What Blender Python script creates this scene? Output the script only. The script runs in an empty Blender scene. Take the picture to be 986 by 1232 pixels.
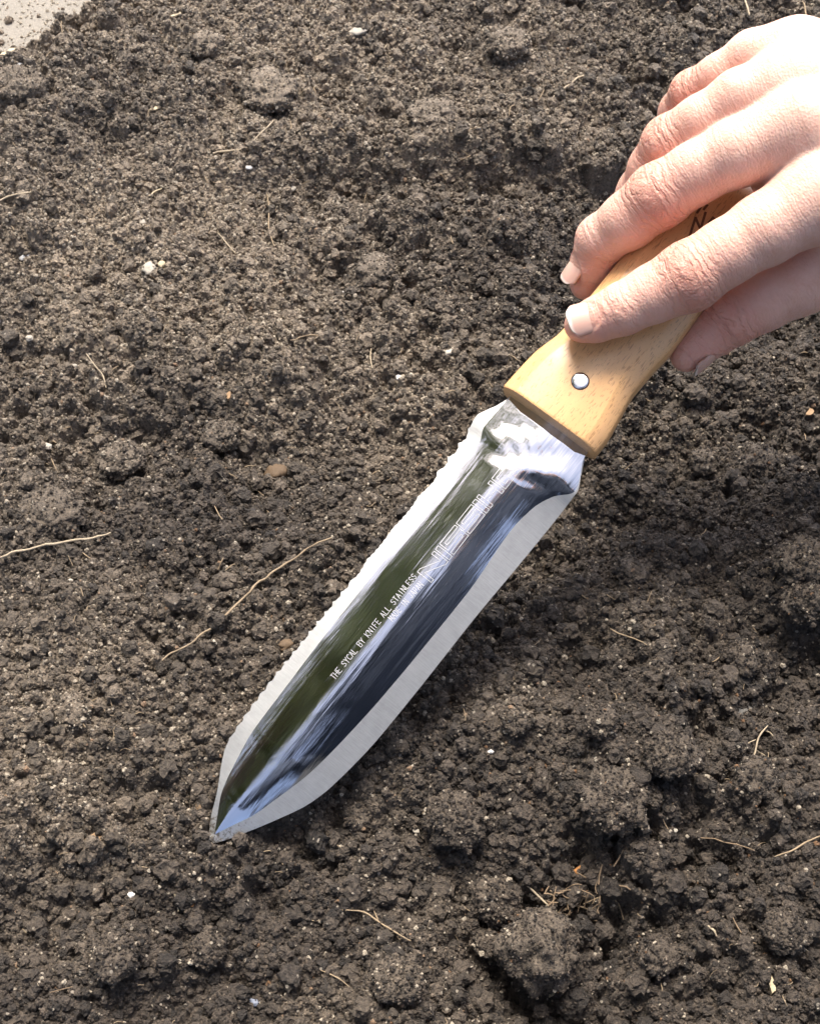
import bpy, bmesh, math, random
import numpy as np
from mathutils import Vector, Matrix, Quaternion, Euler
from mathutils.bvhtree import BVHTree

random.seed(7)
rng = np.random.default_rng(7)
SC = bpy.context.scene
COL = SC.collection
R = math.radians

# ------------------------------------------------------------------ camera
CAM_H, PITCH, FPX = 0.404, R(55.0), 1605.0          # metres, radians, focal length in photo pixels (photo 986 x 1232)
cam_d = bpy.data.cameras.new("camera")
cam = bpy.data.objects.new("camera", cam_d)
COL.objects.link(cam)
cam.location = (0, 0, CAM_H)
cam.rotation_euler = (math.pi / 2 - PITCH, 0, 0)
cam_d.sensor_fit = 'VERTICAL'
cam_d.sensor_height = 24.0
cam_d.lens = 24.0 * FPX / 1232.0
cam_d.clip_start = 0.01
cam_d.clip_end = 500
cam_d.dof.use_dof = True
cam_d.dof.focus_distance = 0.43
cam_d.dof.aperture_fstop = 40.0
SC.camera = cam

# ------------------------------------------------------------------ sky, sun, exposure
SUN_AZ, SUN_EL = R(-8.0), R(62.0)                   # azimuth clockwise from +Y
world = bpy.data.worlds.new("World")
SC.world = world
world.use_nodes = True
wn = world.node_tree.nodes
bg = wn['Background']
sky = wn.new('ShaderNodeTexSky')
sky.sky_type = 'NISHITA'
sky.sun_disc = False
sky.sun_elevation = SUN_EL
sky.sun_rotation = SUN_AZ
sky.air_density = 0.65
sky.ozone_density = 0.4
sky.dust_density = 5.0
world.node_tree.links.new(sky.outputs[0], bg.inputs[0])
bg.inputs[1].default_value = 0.082
sun_d = bpy.data.lights.new("sun", 'SUN')
sun_d.energy = 1.5
sun_d.angle = R(27.0)
sun_d.color = (1.0, 0.965, 0.91)
sun = bpy.data.objects.new("sun", sun_d)
COL.objects.link(sun)
sd = Vector((math.sin(SUN_AZ) * math.cos(SUN_EL), math.cos(SUN_AZ) * math.cos(SUN_EL), math.sin(SUN_EL)))
sun.rotation_euler = sd.to_track_quat('Z', 'Y').to_euler()
sun.location = sd * 5
SC.view_settings.view_transform = 'Standard'
SC.view_settings.look = 'None'
SC.view_settings.exposure = 2.5
SC.view_settings.gamma = 1.0

# ------------------------------------------------------------------ geometry helpers
FWD = np.array([0, math.cos(PITCH), -math.sin(PITCH)])
UPV = np.array([0, math.sin(PITCH), math.cos(PITCH)])
RGT = np.array([1.0, 0, 0])
CPOS = np.array([0, 0, CAM_H])


def ray(px, py):
    return FWD + RGT * (px - 493.0) / FPX + UPV * (616.0 - py) / FPX


def at_depth(px, py, d):
    return CPOS + ray(px, py) * d


def unit(v):
    v = np.asarray(v, float)
    return v / np.linalg.norm(v)


def smoothstep(a, b, x):
    t = np.clip((x - a) / (b - a), 0, 1)
    return t * t * (3 - 2 * t)


# knife frame: origin at the tip, X along the blade to the handle, Y to the serrated side, Z out of the blade's face
TIP = at_depth(250, 1015, 0.42)
JUN = at_depth(652, 510, 0.44)
KX = unit(JUN - TIP)
_vm = unit(at_depth(470, 760, 0.43) - CPOS)
KZ = unit(-_vm - KX * np.dot(-_vm, KX))
KY = np.cross(KZ, KX)
ROLL = R(9.5)                                        # the face leans a little to the serrated side
KZ, KY = KZ * math.cos(ROLL) + KY * math.sin(ROLL), KY * math.cos(ROLL) - KZ * math.sin(ROLL)
KM = np.stack([KX, KY, KZ], axis=1)                  # local -> world


def to_world(p):
    return TIP + np.asarray(p, float) @ KM.T


def on_knife(px, py, w=0.0):
    """photo pixel -> local knife coordinates on the plane z = w"""
    d = ray(px, py)
    o = (CPOS - TIP)
    t = (w - o @ KZ) / (d @ KZ)
    q = o + d * t
    return np.array([q @ KX, q @ KY, w])


def knife_world(px, py, w):
    return to_world(on_knife(px, py, w))


def tag(o, label=None, cat=None, group=None, kind=None):
    if label: o['label'] = label
    if cat: o['category'] = cat
    if group: o['group'] = group
    if kind: o['kind'] = kind
    return o


def link(name, me, mats=(), parent=None):
    o = bpy.data.objects.new(name, me)
    COL.objects.link(o)
    for m in (mats if isinstance(mats, (list, tuple)) else [mats]):
        if m is not None: me.materials.append(m)
    if parent is not None: o.parent = parent
    return o


def np_mesh(name, verts, faces, smooth=True):
    """verts (n,3), faces (m,4) or (m,3) arrays"""
    me = bpy.data.meshes.new(name)
    verts = np.asarray(verts, np.float32); faces = np.asarray(faces, np.int32)
    k = faces.shape[1]
    me.vertices.add(len(verts)); me.vertices.foreach_set('co', verts.ravel())
    me.loops.add(faces.size); me.loops.foreach_set('vertex_index', faces.ravel())
    me.polygons.add(len(faces))
    me.polygons.foreach_set('loop_start', np.arange(0, faces.size, k, dtype=np.int32))
    me.update(calc_edges=True)
    me.polygons.foreach_set('use_smooth', np.full(len(faces), smooth, bool))
    me.validate()
    return me


def attr(me, name, vals, kind='FLOAT'):
    a = me.attributes.new(name, kind, 'POINT')
    a.data.foreach_set('value' if kind != 'FLOAT_VECTOR' else 'vector', np.asarray(vals, np.float32).ravel())


def grid_faces(nr, nc):
    i = np.arange(nr * nc).reshape(nr, nc)
    return np.stack([i[:-1, :-1], i[:-1, 1:], i[1:, 1:], i[1:, :-1]], -1).reshape(-1, 4)


def fft_noise(ny, nx, cell, lo, hi, beta, seed):
    """gaussian noise with wavelengths between lo and hi metres, amplitude ~ wavelength**beta, unit variance"""
    g = np.random.default_rng(seed)
    s = np.fft.rfft2(g.standard_normal((ny, nx)).astype(np.float32))
    ky = np.fft.fftfreq(ny, cell)[:, None]; kx = np.fft.rfftfreq(nx, cell)[None, :]
    k = np.sqrt(kx * kx + ky * ky); k[0, 0] = 1e9
    lam = 1 / k
    wgt = lam ** (beta + 1.0) * (lam < hi) * (lam > lo)
    n = np.fft.irfft2(s * wgt, s=(ny, nx))
    return ((n - n.mean()) / n.std()).astype(np.float32)


# ------------------------------------------------------------------ materials
def material(name):
    m = bpy.data.materials.new(name); m.use_nodes = True
    nt = m.node_tree
    return m, nt, nt.nodes['Principled BSDF']


class NB:
    """small node builder"""
    def __init__(s, nt): s.nt = nt; s.n = nt.nodes; s.l = nt.links
    def new(s, t, **kw):
        n = s.n.new(t)
        for k, v in kw.items(): setattr(n, k, v)
        return n
    def put(s, sock, v):
        if isinstance(v, bpy.types.NodeSocket): s.l.new(v, sock)
        else: sock.default_value = v
    def noise(s, vec, scale, detail=4, rough=0.6, dist=0.0):
        n = s.new('ShaderNodeTexNoise')
        if vec is not None: s.l.new(vec, n.inputs['Vector'])
        n.inputs['Scale'].default_value = scale; n.inputs['Detail'].default_value = detail
        n.inputs['Roughness'].default_value = rough; n.inputs['Distortion'].default_value = dist
        return n.outputs['Fac']
    def ramp(s, fac, stops):
        n = s.new('ShaderNodeValToRGB')
        e = n.color_ramp.elements
        while len(e) < len(stops): e.new(0.5)
        for el, (p, c) in zip(e, stops):
            el.position = p; el.color = (c, c, c, 1) if not isinstance(c, tuple) else c + (1,)
        s.put(n.inputs[0], fac)
        return n.outputs[0]
    def mix(s, fac, a, b, mode='MIX'):
        n = s.new('ShaderNodeMix', data_type='RGBA', blend_type=mode)
        s.put(n.inputs[0], fac)
        for sock, v in ((n.inputs[6], a), (n.inputs[7], b)):
            s.put(sock, (v + (1,)) if isinstance(v, tuple) and len(v) == 3 else v)
        return n.outputs[2]
    def math(s, op, a, b=0.0, c=0.0):
        n = s.new('ShaderNodeMath', operation=op)
        for i, v in enumerate((a, b, c)): s.put(n.inputs[i], v)
        return n.outputs[0]
    def map(s, vec, scale=(1, 1, 1), loc=(0, 0, 0)):
        n = s.new('ShaderNodeMapping')
        s.l.new(vec, n.inputs[0]); n.inputs['Scale'].default_value = scale; n.inputs['Location'].default_value = loc
        return n.outputs[0]
    def bump(s, h, strength, dist, normal=None):
        n = s.new('ShaderNodeBump')
        n.inputs['Strength'].default_value = strength; n.inputs['Distance'].default_value = dist
        s.l.new(h, n.inputs['Height'])
        if normal is not None: s.l.new(normal, n.inputs['Normal'])
        return n.outputs[0]
    def attr(s, name, kind='GEOMETRY'):
        return s.new('ShaderNodeAttribute', attribute_name=name, attribute_type=kind)


def soil_material(name, instanced=False):
    m, nt, b = material(name); q = NB(nt)
    geo = q.new('ShaderNodeNewGeometry')
    pos = geo.outputs['Position']
    tone = q.attr('tone', 'INSTANCER' if instanced else 'GEOMETRY').outputs['Fac']
    # the bed is dried out and gritty away towards the path, freshly turned and moist on the near side
    dfac = q.attr('dryness', 'INSTANCER' if instanced else 'GEOMETRY').outputs['Fac']
    grain = q.ramp(q.noise(pos, 900, 5, 0.75), [(0.34, 0.0), (0.68, 1.0)])
    wet = q.mix(grain, (0.0185, 0.0138, 0.0100), (0.103, 0.079, 0.057))
    dryc = q.mix(grain, (0.072, 0.055, 0.038), (0.440, 0.350, 0.247))
    col = q.mix(dfac, wet, dryc)
    if instanced:
        t3 = q.new('ShaderNodeCombineXYZ')
        tf = q.ramp(tone, [(0.0, 0.34), (0.6, 0.92), (1.0, 1.05)])
        tf = q.math('MULTIPLY', tf, q.math('MULTIPLY_ADD', q.math('POWER', tone, 4.0), 1.0, 1.0))
        for k in range(3): nt.links.new(tf, t3.inputs[k])
        col = q.mix(1.0, col, t3.outputs[0], 'MULTIPLY')
        pale = q.math('GREATER_THAN', q.math('MULTIPLY_ADD', dfac, 0.26, tone), 1.0 - 0.018)
        col = q.mix(q.math('MULTIPLY', pale, 0.85), col, q.mix(grain, (0.30, 0.25, 0.18), (0.62, 0.54, 0.42)))
        orange = q.math('MULTIPLY', q.math('GREATER_THAN', tone, 0.960), q.math('LESS_THAN', tone, 0.966))
        col = q.mix(q.math('MULTIPLY', orange, 0.7), col, (0.22, 0.11, 0.045))
    speck = q.new('ShaderNodeTexVoronoi'); nt.links.new(pos, speck.inputs['Vector']); speck.inputs['Scale'].default_value = 620
    cr = q.new('ShaderNodeSeparateColor'); nt.links.new(speck.outputs['Color'], cr.inputs[0])
    sp = q.math('MULTIPLY', q.math('GREATER_THAN', cr.outputs[0], 0.93), q.math('LESS_THAN', speck.outputs['Distance'], 0.33))
    col = q.mix(q.math('MULTIPLY', sp, 0.75), col, (0.36, 0.31, 0.24))
    nt.links.new(col, b.inputs['Base Color'])
    b.inputs['Roughness'].default_value = 0.62
    b.inputs['Specular IOR Level'].default_value = 0.5
    h = q.math('ADD', q.noise(pos, 700, 6, 0.75), q.math('MULTIPLY', q.noise(pos, 2200, 3, 0.7), 0.4))
    nt.links.new(q.bump(h, 1.0, 0.0011), b.inputs['Normal'])
    return m


M_SOIL = soil_material("soil")
M_CRUMB = soil_material("soil_crumb", True)


def simple(name, col, rough=0.7, var=0.35, scale=300, bump=0.4, bdist=0.0004, spec=0.4):
    m, nt, b = material(name); q = NB(nt)
    tc = q.new('ShaderNodeTexCoord').outputs['Object']
    n = q.noise(tc, scale, 5, 0.65)
    c2 = tuple(c * (1 - var) for c in col); c1 = tuple(min(1, c * (1 + var * 0.5)) for c in col)
    nt.links.new(q.mix(n, c2, c1), b.inputs['Base Color'])
    b.inputs['Roughness'].default_value = rough; b.inputs['Specular IOR Level'].default_value = spec
    nt.links.new(q.bump(n, bump, bdist), b.inputs['Normal'])
    return m


M_ROOT = simple("dry_root", (0.29, 0.215, 0.132), 0.75, 0.5, 500)
M_ROOT_PALE = simple("pale_root", (0.38, 0.305, 0.205), 0.7, 0.4, 500)
M_ROOT_DARK = simple("brown_root", (0.20, 0.14, 0.085), 0.8, 0.5, 500)
M_STRAW = simple("straw", (0.50, 0.41, 0.26), 0.6, 0.35, 600)
M_PALE_STONE = simple("pale_stone", (0.42, 0.375, 0.30), 0.6, 0.4, 450)
M_WHITE_STONE = simple("white_stone", (0.60, 0.575, 0.53), 0.55, 0.2, 450)
M_BROWN_STONE = simple("brown_stone", (0.125, 0.080, 0.042), 0.7, 0.65, 350)
M_GREY_STONE = simple("grey_stone", (0.13, 0.12, 0.105), 0.7, 0.5, 350)
M_ORANGE_BIT = simple("orange_bark", (0.38, 0.17, 0.05), 0.6, 0.5, 400)
M_WOOD_CHIP = simple("wood_chip", (0.30, 0.19, 0.10), 0.75, 0.5, 400)
M_BLUE_BIT = simple("blue_bit", (0.20, 0.22, 0.27), 0.5, 0.3, 400)


def steel_material(name, base, rough, streak, wob):
    m, nt, b = material(name); q = NB(nt)
    tc = q.new('ShaderNodeTexCoord').outputs['Object']
    fine = q.noise(q.map(tc, (18, 1500, 300)), 1.0, 4, 0.7)
    mid = q.noise(q.map(tc, (16, 260, 120)), 1.0, 4, 0.6, 0.4)
    low = q.noise(q.map(tc, (9, 70, 40)), 1.0, 3, 0.5, 0.3)
    smudge = q.noise(tc, 120, 4, 0.6)
    b.inputs['Metallic'].default_value = 1.0
    nt.links.new(q.mix(smudge, tuple(c * 0.88 for c in base), base), b.inputs['Base Color'])
    nt.links.new(q.math('MULTIPLY_ADD', smudge, rough * 0.8, rough * 0.6), b.inputs['Roughness'])
    n1 = q.bump(low, wob, 0.0012)
    n2 = q.bump(mid, wob, 0.00025, n1)
    n3 = q.bump(fine, streak, 0.00003, n2)
    nt.links.new(n3, b.inputs['Normal'])
    return m


M_STEEL = steel_material("polished_steel", (0.66, 0.66, 0.67), 0.045, 1.0, 0.55)


def bevel_material():
    m, nt, b = material("ground_steel"); q = NB(nt)
    tc = q.new('ShaderNodeTexCoord').outputs['Object']
    grind = q.noise(q.map(tc, (2600, 160, 300)), 1.0, 4, 0.7)
    cloud = q.noise(tc, 260, 5, 0.65)
    col = q.mix(q.ramp(cloud, [(0.3, 0.0), (0.7, 1.0)]), (0.34, 0.34, 0.33), (0.40, 0.40, 0.39))
    col = q.mix(q.math('MULTIPLY', q.ramp(grind, [(0.40, 0.0), (0.62, 1.0)]), 0.30), col, (0.52, 0.52, 0.505))
    # earth smeared on the last centimetre of the point
    sx = q.new('ShaderNodeSeparateXYZ'); nt.links.new(tc, sx.inputs[0])
    smear = q.math('SUBTRACT', q.noise(tc, 700, 5, 0.7), q.math('MULTIPLY_ADD', sx.outputs[0], 14.0, 0.40))
    col = q.mix(q.ramp(smear, [(0.0, 0.0), (0.12, 0.8)]), col, (0.10, 0.075, 0.05))
    nt.links.new(col, b.inputs['Base Color'])
    b.inputs['Metallic'].default_value = 0.85
    b.inputs['Roughness'].default_value = 0.46
    nt.links.new(q.bump(grind, 0.55, 0.00012), b.inputs['Normal'])
    return m


M_BEVEL = bevel_material()


def engraving_material():
    m, nt, b = material("frosted_engraving")
    b.inputs['Base Color'].default_value = (0.38, 0.38, 0.38, 1)
    b.inputs['Metallic'].default_value = 0.5
    b.inputs['Roughness'].default_value = 0.6
    return m


M_ENGRAVE = engraving_material()


def beech_material():
    m, nt, b = material("beech_wood"); q = NB(nt)
    tc = q.new('ShaderNodeTexCoord').outputs['Object']
    broad = q.noise(q.map(tc, (14, 130, 130)), 1.0, 4, 0.6, 0.5)
    col = q.mix(broad, (0.57, 0.290, 0.108), (0.74, 0.440, 0.200))
    fib = q.noise(q.map(tc, (90, 2600, 2600)), 1.0, 3, 0.6)
    col = q.mix(q.math('MULTIPLY', fib, 0.35), col, (0.76, 0.48, 0.22))
    fleck = q.noise(q.map(tc, (300, 1700, 1700)), 1.0, 1, 0.5)
    fl = q.ramp(fleck, [(0.61, 0.0), (0.68, 1.0)])
    col = q.mix(q.math('MULTIPLY', fl, 0.55), col, (0.30, 0.145, 0.05))
    pore = q.noise(q.map(tc, (700, 4200, 4200)), 1.0, 1, 0.5)
    po = q.ramp(pore, [(0.66, 0.0), (0.72, 1.0)])
    col = q.mix(q.math('MULTIPLY', po, 0.6), col, (0.22, 0.10, 0.04))
    nt.links.new(col, b.inputs['Base Color'])
    b.inputs['Roughness'].default_value = 0.36
    b.inputs['Specular IOR Level'].default_value = 0.5
    b.inputs['Coat Weight'].default_value = 0.25
    b.inputs['Coat Roughness'].default_value = 0.25
    nt.links.new(q.bump(q.math('SUBTRACT', fib, fl), 0.25, 0.0002), b.inputs['Normal'])
    return m


M_BEECH = beech_material()
M_BURN = simple("burnt_wood", (0.16, 0.070, 0.035), 0.8, 0.3, 800)
M_RIVET = steel_material("rivet_aluminium", (0.80, 0.80, 0.80), 0.22, 0.5, 0.5)
M_DARKRING = simple("dark_ring", (0.05, 0.03, 0.02), 0.8, 0.3, 800)


def skin_material():
    m, nt, b = material("skin"); q = NB(nt)
    geo = q.new('ShaderNodeNewGeometry'); pos = geo.outputs['Position']
    along = q.attr('along').outputs['Fac']
    wr = q.attr('wrinkle').outputs['Fac']
    red = q.attr('redness').outputs['Fac']
    blot = q.ramp(q.noise(pos, 120, 6, 0.7), [(0.28, 0.0), (0.72, 1.0)])
    fine = q.noise(pos, 1500, 4, 0.7)
    col = q.mix(blot, (0.64, 0.365, 0.270), (0.79, 0.56, 0.455))
    col = q.mix(q.math('MULTIPLY', red, q.math('MULTIPLY_ADD', blot, 0.9, 0.25)), col, (0.58, 0.20, 0.13))
    warp = q.noise(pos, 130, 3, 0.55)
    warp2 = q.noise(pos, 420, 3, 0.6)
    ph = q.math('MULTIPLY_ADD', along, 2.4, q.math('MULTIPLY_ADD', warp, 16.0, q.math('MULTIPLY', warp2, 4.5)))
    band = q.math('SINE', ph)
    crease = q.math('POWER', q.math('MULTIPLY_ADD', band, 0.5, 0.5), 0.55)   # rounded folds with narrow creases
    ph2 = q.math('MULTIPLY_ADD', along, 6.5, q.math('MULTIPLY', q.noise(pos, 260, 3, 0.6), 22.0))
    band2 = q.math('POWER', q.math('MULTIPLY_ADD', q.math('SINE', ph2), 0.5, 0.5), 0.7)
    hgt = q.math('MULTIPLY', crease, wr)
    n1 = q.bump(hgt, 0.55, 0.0008)
    n2 = q.bump(q.math('MULTIPLY', band2, q.math('MULTIPLY_ADD', wr, 0.6, 0.10)), 0.6, 0.00035, n1)
    vor = q.new('ShaderNodeTexVoronoi'); nt.links.new(pos, vor.inputs['Vector']); vor.inputs['Scale'].default_value = 1150
    n3 = q.bump(vor.outputs['Distance'], 0.6, 0.00018, n2)
    n4 = q.bump(fine, 0.25, 0.0002, n3)
    nt.links.new(n4, b.inputs['Normal'])
    cr = q.math('MULTIPLY', q.math('SUBTRACT', 1.0, crease), wr)
    col = q.mix(q.math('MULTIPLY', cr, 0.30), col, (0.52, 0.22, 0.15))
    nt.links.new(col, b.inputs['Base Color'])
    b.inputs['Roughness'].default_value = 0.5
    b.inputs['Specular IOR Level'].default_value = 0.4
    b.inputs['Subsurface Weight'].default_value = 0.35
    b.inputs['Subsurface Radius'].default_value = (1.0, 0.35, 0.2)
    b.inputs['Subsurface Scale'].default_value = 0.0022
    return m


M_SKIN = skin_material()


def nail_material():
    m, nt, b = material("fingernail"); q = NB(nt)
    tc = q.new('ShaderNodeTexCoord').outputs['Object']
    x = q.attr('along').outputs['Fac']                 # 0 at the cuticle, 1 at the free edge
    col = q.mix(q.ramp(x, [(0.0, 0.0), (0.25, 1.0)]), (0.66, 0.46, 0.38), (0.60, 0.37, 0.29))
    col = q.mix(q.math('MULTIPLY', q.ramp(x, [(0.86, 0.0), (0.93, 1.0)]), 0.6), col, (0.82, 0.76, 0.68))
    col = q.mix(q.ramp(x, [(0.965, 0.0), (0.99, 1.0)]), col, (0.30, 0.24, 0.17))
    ed = q.attr('edge').outputs['Fac']
    col = q.mix(q.math('MULTIPLY', q.math('POWER', ed, 3.0), 0.55), col, (0.36, 0.20, 0.13))
    nt.links.new(col, b.inputs['Base Color'])
    b.inputs['Roughness'].default_value = 0.42
    b.inputs['Subsurface Weight'].default_value = 0.15
    b.inputs['Subsurface Scale'].default_value = 0.001
    rid = q.noise(q.map(tc, (200, 200, 200)), 1.0, 3, 0.5)
    nt.links.new(q.bump(rid, 0.15, 0.0004), b.inputs['Normal'])
    return m


M_NAIL = nail_material()

# outline of the blade, measured in the knife's own plane
def curve(pts):
    q_ = np.array([on_knife(x, y)[:2] for x, y in pts])
    o = np.argsort(q_[:, 0])
    return q_[o, 0], q_[o, 1]


def pchip(xs, ys, x):
    """monotone cubic interpolation"""
    h_ = np.diff(xs); d_ = np.diff(ys) / h_
    m_ = np.zeros(len(xs))
    w1 = 2 * h_[1:] + h_[:-1]; w2 = h_[1:] + 2 * h_[:-1]
    ok = d_[1:] * d_[:-1] > 0
    with np.errstate(divide='ignore', invalid='ignore'):
        hm = (w1 + w2) / (w1 / d_[:-1] + w2 / d_[1:])
    m_[1:-1] = np.where(ok, hm, 0); m_[0] = d_[0]; m_[-1] = d_[-1]
    i = np.clip(np.searchsorted(xs, x) - 1, 0, len(xs) - 2)
    tt = (x - xs[i]) / h_[i]
    return (ys[i] * (1 + 2 * tt) * (1 - tt) ** 2 + m_[i] * h_[i] * tt * (1 - tt) ** 2 + ys[i + 1] * tt ** 2 * (3 - 2 * tt) + m_[i + 1] * h_[i] * tt ** 2 * (tt - 1))


OUT_L = curve([(250, 1016), (253, 985), (260, 956), (275, 887), (310, 835), (334, 804), (372, 757), (430, 685), (490, 612), (521, 570), (556, 524), (573, 499), (585, 492.5), (600, 486), (613, 477), (630, 462)])
OUT_R = curve([(250, 1016), (270, 1011), (289, 1004), (330, 987), (372, 966), (399, 945), (461, 880), (520, 807), (560, 756), (620, 683), (665, 628), (693, 593), (698.5, 572), (702, 556), (704, 548), (716, 528)])
IN_L = curve([(258, 1004), (261, 985), (268, 950), (285, 914), (306, 877), (348, 821), (392, 763), (458, 680), (500, 630), (531, 593), (556, 562), (576, 533), (583, 512), (613, 478.5), (630, 463)])
IN_R = curve([(258, 1004), (280, 993), (306, 980), (334, 960), (375, 928), (413, 890), (461, 837), (506, 783), (560, 716), (616, 636), (640, 612), (664, 598), (691, 591), (703, 549), (715, 529)])
U_END = float(on_knife(652, 510)[0]) + 0.004
U_SH = float(on_knife(640, 535)[0])


def serr(u):
    """scalloped saw edge on the left"""
    a = smoothstep(0.020, 0.04, u) * (1 - smoothstep(U_SH - 0.012, U_SH - 0.004, u))
    w_ = 0.0042 + 0.0016 * smoothstep(0.09, 0.14, u)
    ph = u / w_
    return -a * (0.00056 + 0.00034 * smoothstep(0.08, 0.13, u)) * 1.5 * np.abs(np.sin(math.pi * ph)) ** 0.8 + a * 0.00012 * np.sin(u * 3100)



# ------------------------------------------------------------------ the soil bed
CELL = 0.0006
X0, X1, Y0, Y1 = -0.46, 0.46, -0.06, 0.90
NX, NY = int((X1 - X0) / CELL), int((Y1 - Y0) / CELL)
XS = X0 + (np.arange(NX) + 0.5) * CELL
YS = Y0 + (np.arange(NY) + 0.5) * CELL
GX, GY = np.meshgrid(XS, YS)


def ground_px(px, py, z=0.0):
    d = ray(px, py)
    return CPOS + d * ((z - CAM_H) / d[2])


H = 0.0062 * fft_noise(NY, NX, CELL, 0.10, 0.5, 0.7, 1)
TURNED = 1.0 + 0.45 * smoothstep(-0.02, 0.10, GX) * (1 - smoothstep(0.36, 0.50, GY))
H += 0.0025 * TURNED * fft_noise(NY, NX, CELL, 0.02, 0.10, 0.6, 2)
clumpy = fft_noise(NY, NX, CELL, 0.006, 0.05, 0.5, 3)
H += 0.0019 * TURNED * (1.0 - np.abs(clumpy)) * (1.0 + 0.5 * fft_noise(NY, NX, CELL, 0.05, 0.3, 0.5, 4))
H += 0.0008 * fft_noise(NY, NX, CELL, 0.0015, 0.008, 0.5, 5)


def pit(px, py, rx, ry, depth):
    p = ground_px(px, py)
    H[:] -= depth * np.exp(-(((GX - p[0]) / rx) ** 2 + ((GY - p[1]) / ry) ** 2))


# hollows and shoulders of the turned bed
pit(900, 520, 0.05, 0.02, 0.010)
pit(660, 640, 0.03, 0.03, 0.006)
pit(200, 960, 0.012, 0.008, 0.008)
pit(640, 1150, 0.030, 0.028, 0.014)
pit(590, 1150, 0.018, 0.016, 0.005)
pit(470, 205, 0.09, 0.012, 0.009)
pit(860, 260, 0.08, 0.05, 0.012)
pit(800, 600, 0.05, 0.03, 0.006)
pit(310, 400, 0.10, 0.04, -0.006)
pit(530, 170, 0.08, 0.014, -0.008)
pit(640, 950, 0.06, 0.04, -0.006)
pit(110, 770, 0.05, 0.04, -0.005)
pit(940, 680, 0.04, 0.03, -0.008)
# the bed runs out towards the sandy path beyond its far left corner
corner = ground_px(26, 14)
away = ((GX - corner[0]) * -0.80 + (GY - corner[1]) * 0.60)
edge_n = 0.012 * fft_noise(NY, NX, CELL, 0.01, 0.12, 0.5, 9)
H = np.maximum(H, -0.040)
H -= 0.060 * smoothstep(-0.060, 0.060, away + edge_n)
H -= 0.030 * smoothstep(0.70, 0.86, GY)

# crumbs and clods big enough to shape the surface, pressed half into it
def stamp(n, rmin, rmax, power, seed, squash=0.75):
    g = np.random.default_rng(seed)
    u = g.random(n)
    rr = (rmin ** (1 - power) + u * (rmax ** (1 - power) - rmin ** (1 - power))) ** (1 / (1 - power))
    cx = g.uniform(X0, X1, n); cy = g.uniform(Y0, Y1, n)
    for r, x, y in zip(rr, cx, cy):
        k = int(r * 1.3 / CELL) + 1
        ix, iy = int((x - X0) / CELL), int((y - Y0) / CELL)
        if ix < k or iy < k or ix >= NX - k or iy >= NY - k: continue
        sl = (slice(iy - k, iy + k + 1), slice(ix - k, ix + k + 1))
        a, e = g.uniform(0, math.pi), g.uniform(0.7, 1.0)
        dx, dy = GX[sl] - x, GY[sl] - y
        p, s = (dx * math.cos(a) + dy * math.sin(a)) / r, (-dx * math.sin(a) + dy * math.cos(a)) / (r * e)
        d2 = p * p + s * s
        z = H[iy, ix] + r * squash * (np.sqrt(np.clip(1 - d2, 0, 1)) - g.uniform(0.25, 0.6))
        H[sl] = np.where(d2 < 1, np.maximum(H[sl], z), H[sl])


stamp(3600, 0.0022, 0.009, 3.4, 21)
stamp(36000, 0.0009, 0.0028, 2.8, 22)
H += 0.00028 * fft_noise(NY, NX, CELL, 0.0012, 0.004, 0.3, 6)


def soil_z(x, y):
    fx = np.clip((np.asarray(x) - X0) / CELL - 0.5, 0, NX - 1.001); fy = np.clip((np.asarray(y) - Y0) / CELL - 0.5, 0, NY - 1.001)
    ix, iy = fx.astype(int), fy.astype(int); tx, ty = fx - ix, fy - iy
    return (H[iy, ix] * (1 - tx) + H[iy, ix + 1] * tx) * (1 - ty) + (H[iy + 1, ix] * (1 - tx) + H[iy + 1, ix + 1] * tx) * ty


DRYN = fft_noise(NY, NX, CELL, 0.03, 0.4, 0.4, 12)
DRY = 0.22 + 1.35 * (GY - 0.33) - 0.95 * GX + 0.11 * DRYN
for px_, py_, r_, a_ in [(370, 28, .055, .5), (320, 420, .045, .35), (250, 290, .05, .3), (650, 110, .05, .25), (140, 330, .04, .3), (80, 840, .04, .15), (480, 430, .03, .2), (330, 770, .04, .15), (860, 260, .06, -.3)]:
    p_ = ground_px(px_, py_)
    DRY += a_ * np.exp(-((GX - p_[0]) ** 2 + ((GY - p_[1]) / 1.4) ** 2) / r_ ** 2)
DRY = np.clip(DRY, 0, 1).astype(np.float32)


def dryness(x, y):
    ix = np.clip(((np.asarray(x) - X0) / CELL).astype(int), 0, NX - 1); iy = np.clip(((np.asarray(y) - Y0) / CELL).astype(int), 0, NY - 1)
    return DRY[iy, ix]


# lower the whole bed so that the tool's tip just bites into it
tipz = float(np.mean(soil_z(TIP[0] + np.linspace(-.004, .004, 9), TIP[1] + np.linspace(-.004, .004, 9))))
H -= tipz - 0.0012
# loose earth keeps below the blade: never through its underside
M2 = np.linalg.inv(np.array([[KX[0], KY[0]], [KX[1], KY[1]]]))


def under_blade(x, y, gap, margin):
    """height of the blade's underside over (x, y) less a gap; 9 where the blade is not above"""
    dx, dy = x - TIP[0], y - TIP[1]
    u = M2[0, 0] * dx + M2[0, 1] * dy
    v = M2[1, 0] * dx + M2[1, 1] * dy
    ul = np.linspace(0.0, U_END + 0.13, 500)
    L = np.interp(u, ul, np.where(ul < U_END, pchip(*OUT_L, np.minimum(ul, U_END)), 0.024)) + margin
    Rr = np.interp(u, ul, np.where(ul < U_END, pchip(*OUT_R, np.minimum(ul, U_END)), -0.024)) - margin
    z = TIP[2] + u * KX[2] + v * KY[2] - gap
    return np.where((u > 0.001) & (u < U_END + 0.12) & (v < L) & (v > Rr), z, 9.0)


H[:] = np.minimum(H, under_blade(GX, GY, 0.0030, 0.001))

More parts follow.
